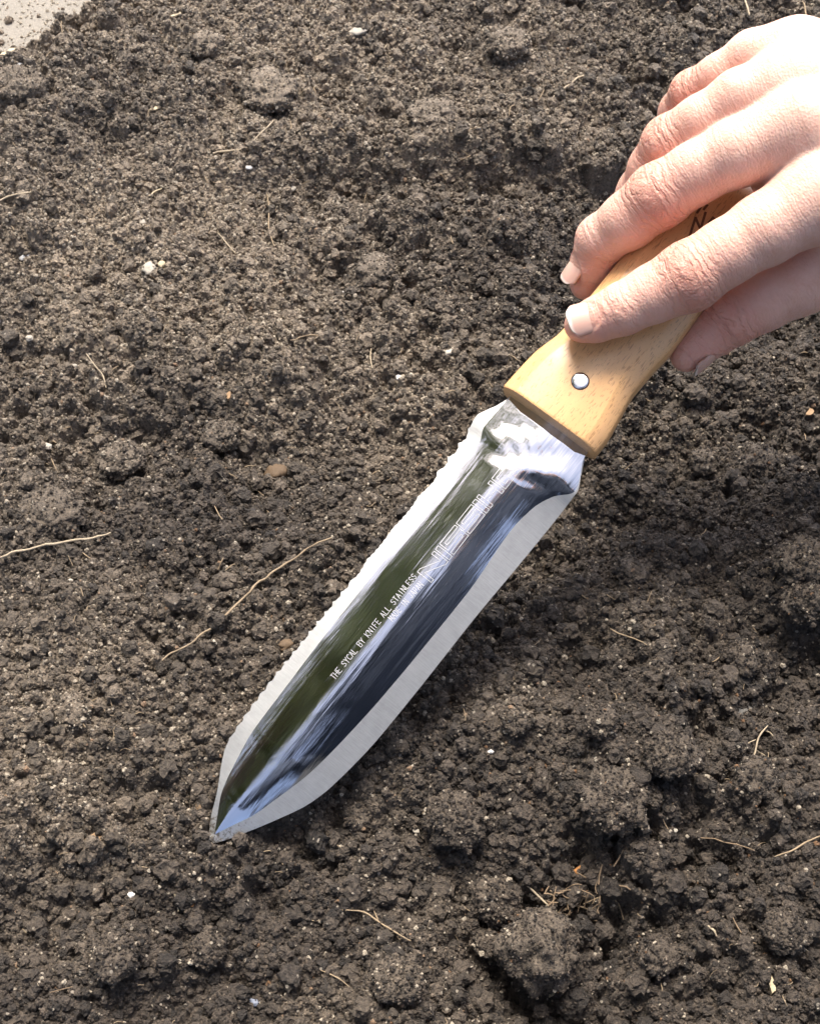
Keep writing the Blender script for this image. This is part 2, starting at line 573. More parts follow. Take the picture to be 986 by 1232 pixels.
ROWS, COLS = 1270, 760
yy = np.empty(ROWS); yv = 0.035
ts = np.linspace(0, 1, ROWS)
yy = 0.02 + (0.83 - 0.02) * (0.72 * ts + 0.28 * ts * ts)
half = np.minimum(0.307 * (0.331 + 0.5736 * yy) * 1.42 + 0.01, 0.44)
cc = np.linspace(-1, 1, COLS)
MX = half[:, None] * cc[None, :]
MY = np.repeat(yy[:, None], COLS, 1)
# crumbs overhang a little: shift the surface sideways with the relief
MZ = soil_z(MX, MY)
gy_, gx_ = np.gradient(MZ)
V = np.stack([MX, MY, MZ], -1).reshape(-1, 3)
me = np_mesh("soil", V, grid_faces(ROWS, COLS))
attr(me, 'tone', np.full(len(V), 0.5)); attr(me, 'dryness', dryness(V[:, 0], V[:, 1]))
soil = link("soil", me, M_SOIL)
tag(soil, kind='structure')

# the same bed carried on outwards, and the paler path behind it
def sheet(name, x0, x1, y0, y1, n, z, amp, mat, seed, hole=None):
    g = np.random.default_rng(seed)
    xs = np.linspace(x0, x1, n); ys = np.linspace(y0, y1, n)
    a, b = np.meshgrid(xs, ys)
    zz = z + amp * g.standard_normal(a.shape)
    v = np.stack([a, b, zz], -1).reshape(-1, 3)
    o = link(name, np_mesh(name, v, grid_faces(n, n)), mat)
    return tag(o, kind='structure')


m_path, nt, b = material("sandy_path"); q = NB(nt)
pos = q.new('ShaderNodeNewGeometry').outputs['Position']
pn = q.noise(pos, 60, 6, 0.7); pf = q.noise(pos, 800, 4, 0.7)
nt.links.new(q.mix(q.math('MULTIPLY_ADD', pn, 0.6, q.math('MULTIPLY', pf, 0.4)), (0.17, 0.152, 0.125), (0.36, 0.325, 0.27)), b.inputs['Base Color'])
b.inputs['Roughness'].default_value = 0.9
nt.links.new(q.bump(pf, 0.6, 0.0015), b.inputs['Normal'])
sheet("path", -60, 60, 0.35, 120, 160, -0.052, 0.0, m_path, 3)
sheet("ground", -60, 60, -60, 120, 200, -0.075, 0.002, M_SOIL, 4)

# ------------------------------------------------------------------ the knife
knife = bpy.data.objects.new("digging_knife", None)
COL.objects.link(knife)
tag(knife, "polished steel digging knife with a serrated edge and beech handle", "garden knife")
knife.matrix_world = Matrix(np.vstack([np.hstack([KM, TIP[:, None]]), [0, 0, 0, 1]]).tolist())


DEPTH = 0.0027


def blade_z(u, s, hw):
    """relief of the polished face: s in -1..1 across the polished trough, hw its half width"""
    d = np.minimum(DEPTH, hw * 0.235)
    fade = 1 - 0.6 * smoothstep(U_SH - 0.008, U_SH + 0.010, u)
    prof = (np.sqrt(s * s + 0.02) - 0.1414) / 0.8686
    prof = 0.45 * prof + 0.55 * s * s
    scoop = np.sin(np.clip((u - U_SH + 0.014) / 0.020, 0, 1) * math.pi)
    return d * (1 - prof) * (0.10 + 0.90 * fade) - 0.0005 * scoop * (1 - s * s) ** 2 + 0.00025 * scoop * np.sin(s * 6.0 + u * 420) * (1 - s * s) + 0.00005 * scoop * np.sin(s * 11.0 - u * 1150 + 2.0 * np.sin(s * 5.0)) * (1 - s * s)


us = np.unique(np.concatenate([np.linspace(0.0003, 0.02, 60), np.linspace(0.02, U_END, 420)]))
oL = pchip(*OUT_L, us) + serr(us); oR = pchip(*OUT_R, us)
iL = np.minimum(pchip(*IN_L, us), oL - 0.0001); iR = np.maximum(pchip(*IN_R, us), oR + 0.0001)
tipm = us < IN_L[0][0]
mid_ = 0.5 * (oL + oR)
iL = np.where(tipm, mid_ + 0.00005, iL); iR = np.where(tipm, mid_ - 0.00005, iR)
NB_, NT_ = 5, 56
rows, matid = [], []


def rowpts(k, back):
    u = us[k]; hw = 0.5 * (iL[k] - iR[k]); cen = 0.5 * (iL[k] + iR[k])
    out = []
    for j in range(NB_):
        t_ = j / NB_
        out.append((u, oL[k] + (iL[k] - oL[k]) * t_, -0.26 * (1 - t_) * (oL[k] - iL[k])))
    for j in range(NT_ + 1):
        s = 1 - 2 * j / NT_
        out.append((u, cen + hw * s, blade_z(u, s, hw)))
    for j in range(1, NB_ + 1):
        t_ = j / NB_
        out.append((u, iR[k] + (oR[k] - iR[k]) * t_, -0.26 * t_ * (iR[k] - oR[k])))
    return out


front = np.array([rowpts(k, False) for k in range(len(us))])
nc = front.shape[1]
backf = front.copy()
wprof = np.ones(nc); wprof[0] = wprof[-1] = 0.08; wprof[1] = wprof[-2] = 0.4
backf[:, :, 2] -= 0.0016 * wprof[None, :] * np.clip(us / 0.01, 0.1, 1)[:, None]
nr = len(us)
fv = front.reshape(-1, 3); bv = backf.reshape(-1, 3)
ff = grid_faces(nr, nc)[:, ::-1]
bf = ff[:, ::-1] + len(fv)
i0 = np.arange(nr - 1)
L_ = len(fv)
sideL = np.stack([i0 * nc, (i0 + 1) * nc, (i0 + 1) * nc + L_, i0 * nc + L_], -1)
e_ = nc - 1
sideR = np.stack([(i0 + 1) * nc + e_, i0 * nc + e_, i0 * nc + e_ + L_, (i0 + 1) * nc + e_ + L_], -1)
j0 = np.arange(nc - 1); lastr = (nr - 1) * nc
capT = np.stack([j0 + 1, j0, j0 + L_, j0 + 1 + L_], -1)
capE = np.stack([lastr + j0, lastr + j0 + 1, lastr + j0 + 1 + L_, lastr + j0 + L_], -1)
bme = np_mesh("blade", np.vstack([fv, bv]), np.vstack([ff, bf, sideL, sideR, capT, capE]))
blade = link("blade", bme, [M_STEEL, M_BEVEL], knife)
mi = np.zeros(len(bme.polygons), np.int32)
colid = np.tile(np.arange(nc - 1), nr - 1)
isb = (colid < NB_) | (colid >= NB_ + NT_)
nf = len(ff)
mi[:nf] = isb; mi[nf:2 * nf] = isb; mi[2 * nf:] = 1
bme.polygons.foreach_set('material_index', mi)
# crisp ridge between the ground bevel and the polished face
sharp = np.zeros(len(bme.edges), bool)
ev = np.empty(len(bme.edges) * 2, np.int32); bme.edges.foreach_get('vertices', ev); ev = ev.reshape(-1, 2)
c0, c1 = (ev[:, 0] % L_) % nc, (ev[:, 1] % L_) % nc
sharp = (c0 == c1) & ((c0 == NB_) | (c0 == NB_ + NT_) | (c0 == 0) | (c0 == nc - 1))
at_ = bme.attributes.new('sharp_edge', 'BOOLEAN', 'EDGE'); at_.data.foreach_set('value', sharp)


def face_point(u, v, lift):
    """a point on the dished face"""
    l_, r_ = float(pchip(*IN_L, np.array([u]))[0]), float(pchip(*IN_R, np.array([u]))[0])
    hw = 0.5 * (l_ - r_); s = (v - 0.5 * (l_ + r_)) / hw
    return (u, v, float(blade_z(u, s, hw)) + lift)


# engraved lettering: strokes laid on the face as frosted line work
def px_uv(px, py):
    p = on_knife(px, py); return p[0], p[1]


def lettering():
    v_, f_ = [], []

    def quad_strip(p, q2, w_):
        d = np.array(q2) - np.array(p); ln = np.linalg.norm(d)
        if ln < 1e-7: return
        d /= ln; nrm = np.array([-d[1], d[0]]) * w_ / 2
        a = np.array(p) - d * w_ / 2; b_ = np.array(q2) + d * w_ / 2
        k = max(1, int(ln / 0.0008))
        base = len(v_)
        for i in range(k + 1):
            c = a + (b_ - a) * i / k
            for sgn in (1, -1):
                pt = c + nrm * sgn
                v_.append(face_point(pt[0], pt[1], 0.00004 + 0.000002 * (len(f_) % 9)))
        for i in range(k):
            f_.append((base + 2 * i, base + 2 * i + 1, base + 2 * i + 3, base + 2 * i + 2))

    # big letters: outlined bars, drawn in a box (0..w, 0..1), then laid along the blade
    def box(x0_, y0_, x1_, y1_): return [(x0_, y0_), (x1_, y0_), (x1_, y1_), (x0_, y1_), (x0_, y0_)]
    bw = 0.16
    def letter(ch, w):
        if ch == 'I': return [box(0, 0, w, 1)]
        if ch == 'H': return [[(0, 0), (bw, 0), (bw, .40), (w - bw, .40), (w - bw, 0), (w, 0), (w, 1), (w - bw, 1), (w - bw, .60), (bw, .60), (bw, 1), (0, 1), (0, 0)]]
        if ch == 'N': return [[(0, 0), (bw, 0), (bw, .64), (w - bw, 0), (w, 0), (w, 1), (w - bw, 1), (w - bw, .36), (bw, 1), (0, 1), (0, 0)]]
        if ch == 'S': return [[(0, 0), (w, 0), (w, .61), (bw, .61), (bw, .80), (w, .80), (w, 1), (0, 1), (0, .39), (w - bw, .39), (w - bw, .20), (0, .20), (0, 0)]]
        if ch == 'O': return [box(0, 0, w, 1), box(bw, .2, w - bw, .8)]
        return []
    p0, p1 = np.array(px_uv(511, 696)), np.array(px_uv(619, 560))
    widths = {'N': 1.15, 'I': 0.20, 'S': 1.05, 'H': 0.95, 'O': 1.15}
    word = "NISSIHO"
    gap = 0.10
    tot = sum(widths[c] for c in word) + gap * (len(word) - 1)
    axis = p1 - p0; Ln = np.linalg.norm(axis); axis /= Ln
    nrm = np.array([-axis[1], axis[0]])
    unit_ = Ln / tot
    hgt = 0.0057
    x = 0.0
    for c in word:
        for poly in letter(c, widths[c]):
            for a, b_ in zip(poly[:-1], poly[1:]):
                A = p0 + axis * (x + a[0]) * unit_ + nrm * (a[1] - .5) * hgt
                B = p0 + axis * (x + b_[0]) * unit_ + nrm * (b_[1] - .5) * hgt
                quad_strip(A, B, 0.00023)
        x += widths[c] + gap

    # the small lines of capitals, five by seven strokes
    F = {'A': [[(0, 0), (.5, 1), (1, 0)], [(.22, .4), (.78, .4)]], 'B': [[(0, 0), (0, 1), (.8, 1), (.95, .78), (.75, .52), (0, .52)], [(.75, .52), (1, .26), (.8, 0), (0, 0)]],
         'C': [[(1, .85), (.6, 1), (.15, .85), (0, .5), (.15, .15), (.6, 0), (1, .15)]], 'D': [[(0, 0), (0, 1), (.6, 1), (1, .65), (1, .35), (.6, 0), (0, 0)]],
         'E': [[(1, 1), (0, 1), (0, 0), (1, 0)], [(0, .5), (.75, .5)]], 'F': [[(1, 1), (0, 1), (0, 0)], [(0, .5), (.75, .5)]], 'H': [[(0, 0), (0, 1)], [(1, 0), (1, 1)], [(0, .5), (1, .5)]],
         'I': [[(.5, 0), (.5, 1)]], 'J': [[(.8, 1), (.8, .2), (.5, 0), (.15, .1), (0, .3)]], 'K': [[(0, 0), (0, 1)], [(1, 1), (0, .45), (1, 0)]], 'L': [[(0, 1), (0, 0), (1, 0)]],
         'M': [[(0, 0), (0, 1), (.5, .3), (1, 1), (1, 0)]], 'N': [[(0, 0), (0, 1), (1, 0), (1, 1)]], 'P': [[(0, 0), (0, 1), (.8, 1), (1, .75), (.8, .5), (0, .5)]],
         'S': [[(1, .85), (.6, 1), (.1, .85), (.15, .6), (.85, .42), (.9, .15), (.4, 0), (0, .15)]], 'T': [[(0, 1), (1, 1)], [(.5, 1), (.5, 0)]], 'Y': [[(0, 1), (.5, .5), (1, 1)], [(.5, .5), (.5, 0)]], ' ': []}

    def small(text, a, b_, h_, lw):
        a, b_ = np.array(px_uv(*a)), np.array(px_uv(*b_))
        ax = b_ - a; L2 = np.linalg.norm(ax); ax /= L2; nn = np.array([-ax[1], ax[0]])
        adv = L2 / len(text)
        for i, ch in enumerate(text):
            for poly in F[ch]:
                for s, e2 in zip(poly[:-1], poly[1:]):
                    A = a + ax * adv * (i + .12 + s[0] * .70) + nn * (s[1] - .5) * h_
                    B = a + ax * adv * (i + .12 + e2[0] * .70) + nn * (e2[1] - .5) * h_
                    quad_strip(A, B, lw)

    small("THE SYCAL BY KNIFE ALL STAINLESS", (401, 817), (500, 693), 0.0020, 0.00019)
    small("MADE IN JAPAN", (470, 747), (508, 703), 0.0020, 0.00019)
    me_ = bpy.data.meshes.new("lettering"); me_.from_pydata(v_, [], f_)
    return me_


link("lettering", lettering(), M_ENGRAVE, blade)

# handle: a flared beech grip, lofted from rounded rectangles
HL = curve([(606, 467), (622, 449), (640, 430), (675, 401), (707, 362), (760, 297), (815, 232), (870, 168), (925, 104)])
HR = curve([(714, 553), (727, 537), (745, 507), (763, 476), (782, 453), (808, 425), (857, 362), (905, 303), (960, 236), (1010, 176)])
TH = 0.0090                                            # half thickness
U_H0 = float(on_knife(655, 507, 0)[0]); U_H1 = U_H0 + 0.108


def handle_lims(u):
    return pchip(*HL, np.clip(u, HL[0][0], HL[0][-1])), pchip(*HR, np.clip(u, HR[0][0], HR[0][-1]))


def handle_mesh():
    nu, na = 150, 64
    vs = []
    uu = U_H0 + (U_H1 - U_H0) * np.linspace(0, 1, nu) ** 1.15
    th = np.linspace(0, 2 * math.pi, na, endpoint=False)
    for u in uu:
        l_, r_ = handle_lims(np.array([u])); l_, r_ = l_[0], r_[0]
        hw, c = 0.5 * (l_ - r_), 0.5 * (l_ + r_)
        d0, d1 = (u - U_H0), (U_H1 - u)
        rb = 0.0008
        ins = rb - math.sqrt(max(0, rb * rb - max(0, rb - d0) ** 2)) if d0 < rb else 0
        re = 0.012
        ine = re - math.sqrt(max(0, re * re - max(0, re - d1) ** 2)) if d1 < re else 0
        w_, t_ = hw - ins - ine, TH - ins - ine * 0.72
        w_, t_ = max(w_, 0.0005), max(t_, 0.0005)
        rx, rz = min(0.0066, w_ * .9), min(0.0052, t_ * .9)
        for a in th:
            ca, sa = math.cos(a), math.sin(a)
            # rounded rectangle: corner ellipse pushed out to the box
            x = math.copysign(w_ - rx, ca) if abs(ca) > 1e-6 else 0
            z = math.copysign(t_ - rz, sa) if abs(sa) > 1e-6 else 0
            ex, ez = abs(ca) ** 0.9, abs(sa) ** 0.9
            nrm = math.hypot(ex, ez) * 0.45 + (ex + ez) * 0.55; ex /= nrm; ez /= nrm
            vs.append((u, c + x + math.copysign(rx * ex, ca), z + math.copysign(rz * ez, sa)))
    vs = np.array(vs)
    i = np.arange(nu * na).reshape(nu, na); j = np.roll(i, -1, 1)
    f_ = np.stack([i[:-1], j[:-1], j[1:], i[1:]], -1).reshape(-1, 4)[:, ::-1]
    me_ = bpy.data.meshes.new("handle")
    bm = bmesh.new()
    bvs = [bm.verts.new(v) for v in vs]
    for q_ in f_: bm.faces.new([bvs[k] for k in q_])
    bm.faces.new([bvs[k] for k in i[0]]); bm.faces.new([bvs[k] for k in i[-1][::-1]])
    bmesh.ops.recalc_face_normals(bm, faces=bm.faces)
    for f2 in bm.faces: f2.smooth = True
    for ed in bm.edges:
        if len(ed.link_faces) == 2 and ed.calc_face_angle(0) > R(40): ed.smooth = False
    bm.to_mesh(me_); bm.free()
    return me_


handle = link("handle", handle_mesh(), M_BEECH, knife)


def rivet_mesh(r, h_, n_=40):
    bm = bmesh.new()
    prof = [(0.0, h_), (r * .45, h_ * .93), (r * .78, h_ * .74), (r * .93, h_ * .42), (r, 0.0), (r, -0.001)]
    ringv = []
    for rr, z in prof:
        if rr == 0: ringv.append([bm.verts.new((0, 0, z))]); continue
        ringv.append([bm.verts.new((rr * math.cos(2 * math.pi * k / n_), rr * math.sin(2 * math.pi * k / n_), z)) for k in range(n_)])
    for k in range(n_): bm.faces.new((ringv[0][0], ringv[1][k], ringv[1][(k + 1) % n_]))
    for a, b_ in zip(ringv[1:-1], ringv[2:]):
        for k in range(n_): bm.faces.new((a[k], b_[k], b_[(k + 1) % n_], a[(k + 1) % n_]))
    for f2 in bm.faces: f2.smooth = True
    me_ = bpy.data.meshes.new("rivet"); bm.to_mesh(me_); bm.free(); return me_


rp = on_knife(697.5, 458.5, TH)
rivet = link("rivet", rivet_mesh(0.0027, 0.00028), M_RIVET, handle); rivet.location = (rp[0], rp[1], TH)
ring = link("rivet_socket", rivet_mesh(0.0030, 0.00012), M_DARKRING, handle); ring.location = (rp[0], rp[1], TH)


def burn_mark():
    """scorched brand strokes on the wood, partly hidden by the fingers"""
    v_, f_ = [], []
    strokes = [[(829, 284), (836, 262)], [(836, 262), (842, 276)], [(842, 276), (848, 256)], [(832, 286), (836, 280)], [(852, 268), (857, 262), (861, 266), (856, 272), (852, 268)], [(846, 252), (850, 247)], [(838, 256), (842, 250)]]
    for s in strokes:
        for a, b_ in zip(s[:-1], s[1:]):
            A, B = on_knife(*a, TH), on_knife(*b_, TH)
            d = unit(B - A); nn = np.array([-d[1], d[0], 0]) * 0.00042
            k = len(v_); z = np.array([0, 0, 0.00006 + 0.00001 * (len(f_) % 5)])
            v_ += [tuple(A - d * .0003 + nn + z), tuple(A - d * .0003 - nn + z), tuple(B + d * .0003 - nn + z), tuple(B + d * .0003 + nn + z)]
            f_.append((k, k + 1, k + 2, k + 3))
    me_ = bpy.data.meshes.new("burn_mark"); me_.from_pydata(v_, [], f_); return me_


link("burnt_lettering", burn_mark(), M_BURN, handle)

# ------------------------------------------------------------------ clods, stones, roots and litter lying on the bed
from mathutils import noise as mnoise


def on_soil(px, py, sink=0.0):
    """photo pixel -> the point of the bed seen there"""
    d = ray(px, py)
    ts_ = np.linspace(0.36, 0.95, 700)
    p = CPOS + d * ts_[:, None]
    below = p[:, 2] < soil_z(p[:, 0], p[:, 1])
    k = int(np.argmax(below)) if below.any() else 699
    q_ = p[k].copy(); q_[2] = float(soil_z(q_[0], q_[1])) - sink
    return q_


def px_size(p):
    """metres that one photo pixel covers at point p"""
    return float((p - CPOS) @ FWD) / FPX


def lump(name, sub, seed, rough, flat, stretch=1.0, facet=0.0, low=0.42):
    bm = bmesh.new()
    bmesh.ops.create_icosphere(bm, subdivisions=sub, radius=1.0)
    o = Vector((seed * 7.13, seed * 3.7, seed * 1.9))
    for v in bm.verts:
        c = v.co.copy()
        d = low * mnoise.noise(c * 1.1 + o) + 0.26 * mnoise.noise(c * 2.4 + o) + rough * (0.15 * mnoise.noise(c * 5.5 + o) + 0.11 * abs(mnoise.noise(c * 11 + o)) + 0.075 * mnoise.noise(c * 22 + o))
        v.co = c * (1 + d)
        v.co.z *= flat; v.co.x *= stretch
    for f in bm.faces: f.smooth = facet == 0
    me_ = bpy.data.meshes.new(name); bm.to_mesh(me_); bm.free()
    return me_


COVER = []


def clod(px, py, rx, ry, label, seed, grp=None):
    p = on_soil(px, py + ry * 0.2)
    m_ = px_size(p)
    me_ = lump("soil_clod", 5 if rx > 24 else 4, seed, 0.5 if rx > 42 else 1.0, 0.70 * ry / rx + 0.12, low=0.16 if rx > 42 else 0.22)
    nv = len(me_.vertices)
    attr(me_, 'tone', np.full(nv, 0.5)); attr(me_, 'dryness', np.full(nv, float(dryness(p[0], p[1])) * 0.7 + (0.22 if rx > 42 else 0.12)))
    o = link("soil_clod", me_, M_SOIL)
    sc_ = rx * m_ * (1.04 if rx > 42 else 0.93)
    o.location = p + np.array([0, 0, (0.95 if rx > 42 else 0.50) * sc_]); o.scale = (sc_,) * 3
    co = np.empty(nv * 3, np.float32); me_.vertices.foreach_get('co', co); co = co.reshape(-1, 3) * sc_ + np.array(o.location)
    g_ = np.random.default_rng(seed + 500)
    k_n = int(min(2200, 30 + 1.7 * rx * ry))
    pick = g_.integers(0, nv, k_n)
    r_ = np.minimum(0.00024 * (1 - g_.random(k_n)) ** (-1 / 3.2), 0.0006 if rx > 42 else 0.0009)
    c4 = co[pick] + g_.normal(0, 0.0003, (k_n, 3))
    COVER.append(np.hstack([c4, r_[:, None]]))
    return tag(o, label, "clod", grp or "clods of soil")


CLODS = [
    (644, 1146, 44, 52, "largest dark soil clod, standing out of the bed far below the blade"),
    (594, 1082, 30, 26, "rounded clod leaning against the top of the largest clod"),
    (586, 1134, 18, 17, "small dark clod tucked beside the largest clod"),
    (722, 870, 20, 18, "round clod alone in the bare soil below the handle"),
    (690, 662, 15, 13, "small round clod close beside the plain edge of the blade near its shoulder"),
    (736, 968, 40, 26, "broad flat clod midway between the largest clod and the grey pebble"),
    (964, 682, 34, 28, "big rounded clod at the edge of the picture under the thumb"),
    (966, 730, 28, 26, "rounded clod just below the big rounded clod under the thumb"),
    (268, 528, 24, 15, "smooth flat clod between the brown stone and the bent fine root"),
    (326, 120, 36, 17, "wide low clod on the far bed below the pale gritty patch"),
    (66, 626, 38, 17, "low broad clod just above the straight pale root"),
    (28, 118, 36, 30, "large dark clod on the far bed near the sandy path"),
    (546, 988, 34, 24, "low clod between the blade tip and the broad flat clod"),
    (478, 890, 24, 20, "rounded clod right under the plain cutting edge where it curves to the tip"),
    (802, 912, 30, 22, "clod directly beyond the flat grey pebble's near side"),
    (905, 940, 26, 20, "clod beside the branching pale rootlet"),
    (760, 690, 22, 17, "clod in the shadow under the thumb, midway to the grey pebble"),
    (704, 602, 14, 12, "tiny clod in the shade against the shoulder of the blade"),
    (433, 982, 20, 14, "small clod close below the blade's curved plain edge"),
    (892, 795, 22, 16, "clod standing alone above the flat grey pebble"),
    (620, 868, 18, 14, "small clod by the middle of the plain cutting edge"),
    (140, 1150, 30, 20, "low clod in the near corner of the bed below the white chip"),
    (250, 1140, 24, 17, "rounded clod straight below the blade tip near the upright straw"),
    (90, 860, 24, 15, "clod beside the short forked rootlet on the open bed"),
    (150, 560, 26, 14, "flat clod on the open bed above the end of the straight pale root"),
    (452, 330, 24, 13, "low clod on the bed beside the fine upright fibre"),
    (520, 150, 30, 15, "clod on the far ridge above the handle"),
    (610, 60, 26, 14, "clod on the far bed beyond the fingers"),
    (250, 60, 22, 12, "clod between the sandy path and the pale gritty patch"),
    (905, 560, 26, 18, "dark clod in the hollow under the thumb"),
    (845, 560, 18, 13, "small dark clod in the hollow between thumb and handle"),
    (940, 1120, 26, 20, "clod near the curled white rootlet in the near corner"),
    (480, 1180, 30, 20, "low clod at the near edge of the bed beside the largest clod"),
    (790, 1150, 24, 18, "clod beyond the root tuft towards the curled white rootlet"),
]
for k_, (px, py, rx, ry, lb) in enumerate(CLODS):
    if lb: clod(px, py, rx, ry, lb, k_ + 1)


def stone(name, px, py, rx, ry, mat, label, cat, seed, ang=0.0, sub=3, rough=0.35):
    p = on_soil(px, py)
    m_ = px_size(p)
    o = link(name, lump(name, sub, seed + 40, rough, 0.62, max(rx, ry) / max(1, min(rx, ry))), mat)
    sc_ = min(rx, ry) * m_
    o.scale = (sc_, sc_, sc_); o.rotation_euler = (0, 0, ang)
    o.location = p + np.array([0, 0, 0.30 * sc_])
    return tag(o, label, cat, "stones and grit on the bed")


STONES = [
    ("stone", 332, 570, 12, 11, M_BROWN_STONE, "rounded brown stone lying between the flat clod and the serrated edge", 0),
    ("stone", 180, 325, 7, 10, M_PALE_STONE, "upright pale beige stone on the open far bed", 1.4),
    ("stone", 195, 320, 4.5, 4.5, M_STRAW, "little yellowish stone beside the upright pale beige stone", 0),
    ("stone", 410, 354, 4.5, 4, M_WHITE_STONE, "bright white grit grain on the bed above the handle's end of the blade", 0),
    ("stone", 344, 778, 9, 6.5, M_BROWN_STONE, "reddish brown stone touching the serrated edge", .5),
    ("stone", 245, 972, 8, 13, M_BROWN_STONE, "tan stone pressed in just beside the blade tip", 1.3),
    ("stone", 283, 656, 5.5, 5, M_PALE_STONE, "pale round stone near the end of the long bent root", 0),
    ("stone", 157, 1078, 5, 4, M_WHITE_STONE, "white angular chip of stone alone on the near bed", .4),
    ("stone", 890, 857, 14, 8, M_GREY_STONE, "flat grey pebble on the shaded side of the bed", .2),
    ("stone", 30, 310, 7, 3.5, M_WHITE_STONE, "flat white flake of stone near the edge of the far bed", .5),
    ("stone", 256, 774, 5, 4.5, M_PALE_STONE, "pale stone under the middle of the long bent root", 0),
    ("stone", 306, 1206, 5, 7, M_BLUE_BIT, "bluish grey bead of stone at the near edge of the bed", 0),
    ("stone", 430, 40, 10, 6, M_PALE_STONE, "pale cream pebble on the gritty patch of the far bed", .3),
    ("stone", 27, 90, 4, 4, M_WHITE_STONE, "white grit grain on the large dark clod near the path", 0),
    ("stone", 381, 250, 3.5, 4.5, M_WHITE_STONE, "white upright grit grain in the middle of the far bed", .8),
    ("stone", 300, 205, 4, 3, M_WHITE_STONE, "white grit grain just below the two dashes of root", 0),
    ("stone", 352, 229, 4, 4, M_PALE_STONE, "pale grit grain near the root fork on the far bed", 0),
    ("stone", 172, 268, 5, 4, M_PALE_STONE, "pale stone above the upright beige stone", 0),
    ("stone", 36, 408, 5, 4, M_PALE_STONE, "pale grit grain alone by the edge of the bed", 0),
    ("stone", 540, 425, 6, 4, M_PALE_STONE, "pale stone on the bed just off the handle's corner", .3),
    ("stone", 697, 1048, 7, 5, M_ORANGE_BIT, "orange brown chip above the root tuft", .4),
    ("stone", 147, 676, 4, 3.5, M_WHITE_STONE, "white grit grain below the end of the straight pale root", 0),
    ("stone", 85, 700, 4, 3, M_PALE_STONE, "pale grit grain under the middle of the straight pale root", 0),
    ("stone", 90, 444, 4, 4, M_PALE_STONE, "pale grit grain beside the thin fork of root at the edge of the bed", 0),
    ("stone", 810, 1000, 4, 3, M_PALE_STONE, "pale grit grain between the broad flat clod and the branching rootlet", 0),
    ("stone", 500, 1000, 4, 3, M_PALE_STONE, "pale grit grain between the low clod and the blade's tip", 0),
    ("stone", 590, 905, 3.5, 3, M_WHITE_STONE, "white grit grain close to the middle of the plain edge", 0),
    ("stone", 232, 1090, 4, 3, M_ORANGE_BIT, "orange grain beside the upright straw below the tip", 0),
    ("stone", 60, 545, 5, 4, M_PALE_STONE, "pale stone on the open bed above the low broad clod", 0),
    ("stone", 480, 455, 4, 3.5, M_WHITE_STONE, "white grit grain between the fine upright fibre and the blade's shoulder", 0),
]
for k_, (nm, px, py, rx, ry, mt, lb, an) in enumerate(STONES):
    stone(nm, px, py, rx, ry, mt, lb, "stone", k_, an)


def wood_chip(px, py, ln_, wd_, ang, mat, label, seed):
    p = on_soil(px, py); m_ = px_size(p)
    g_ = np.random.default_rng(seed)
    bm = bmesh.new()
    n_ = 12
    tp, bt = [], []
    for i in range(n_):
        a = 2 * math.pi * i / n_
        r_ = 1 + g_.uniform(-.22, .22)
        x, y = math.copysign(abs(math.cos(a)) ** .7, math.cos(a)) * r_ * ln_ / 2 * m_, math.sin(a) * r_ * wd_ / 2 * m_
        z = 0.08 * wd_ * m_ * math.sin(3 * x / (ln_ * m_))
        tp.append(bm.verts.new((x, y, z + .16 * wd_ * m_))); bt.append(bm.verts.new((x * 1.04, y * 1.04, z - .16 * wd_ * m_)))
    bm.faces.new(tp); bm.faces.new(bt[::-1])
    for i in range(n_): bm.faces.new((tp[i], bt[i], bt[(i + 1) % n_], tp[(i + 1) % n_]))
    bmesh.ops.recalc_face_normals(bm, faces=bm.faces)
    me_ = bpy.data.meshes.new("wood_chip"); bm.to_mesh(me_); bm.free()
    o = link("wood_chip", me_, mat); o.location = p + np.array([0, 0, 0.0006]); o.rotation_euler = (g_.uniform(-.2, .2), g_.uniform(-.2, .2), ang)
    return tag(o, label, "wood chip", "chips of wood in the soil")


for args in [(118, 1010, 46, 13, 0.5, M_WOOD_CHIP, "long tan wood chip half buried beyond the blade tip", 1), (973, 498, 13, 7, 0.9, M_WOOD_CHIP, "little tan wood chip on the shaded soil under the thumb", 2),
             (926, 1186, 6, 22, 0.1, M_STRAW, "pale upright splinter of wood in the near corner", 3), (10, 64, 20, 6, 0.8, M_STRAW, "pale splinter where the bed meets the sandy path", 4),
             (186, 133, 14, 5, 0.7, M_STRAW, "pale splinter on the far bed below the path", 5), (213, 20, 16, 5, 0.8, M_STRAW, "pale splinter at the far edge of the bed", 6),
             (276, 480, 5, 12, 0.2, M_WOOD_CHIP, "short upright chip above the smooth flat clod", 7), (664, 1196, 14, 5, 0.6, M_STRAW, "pale splinter at the foot of the largest clod", 8)]:
    wood_chip(*args)


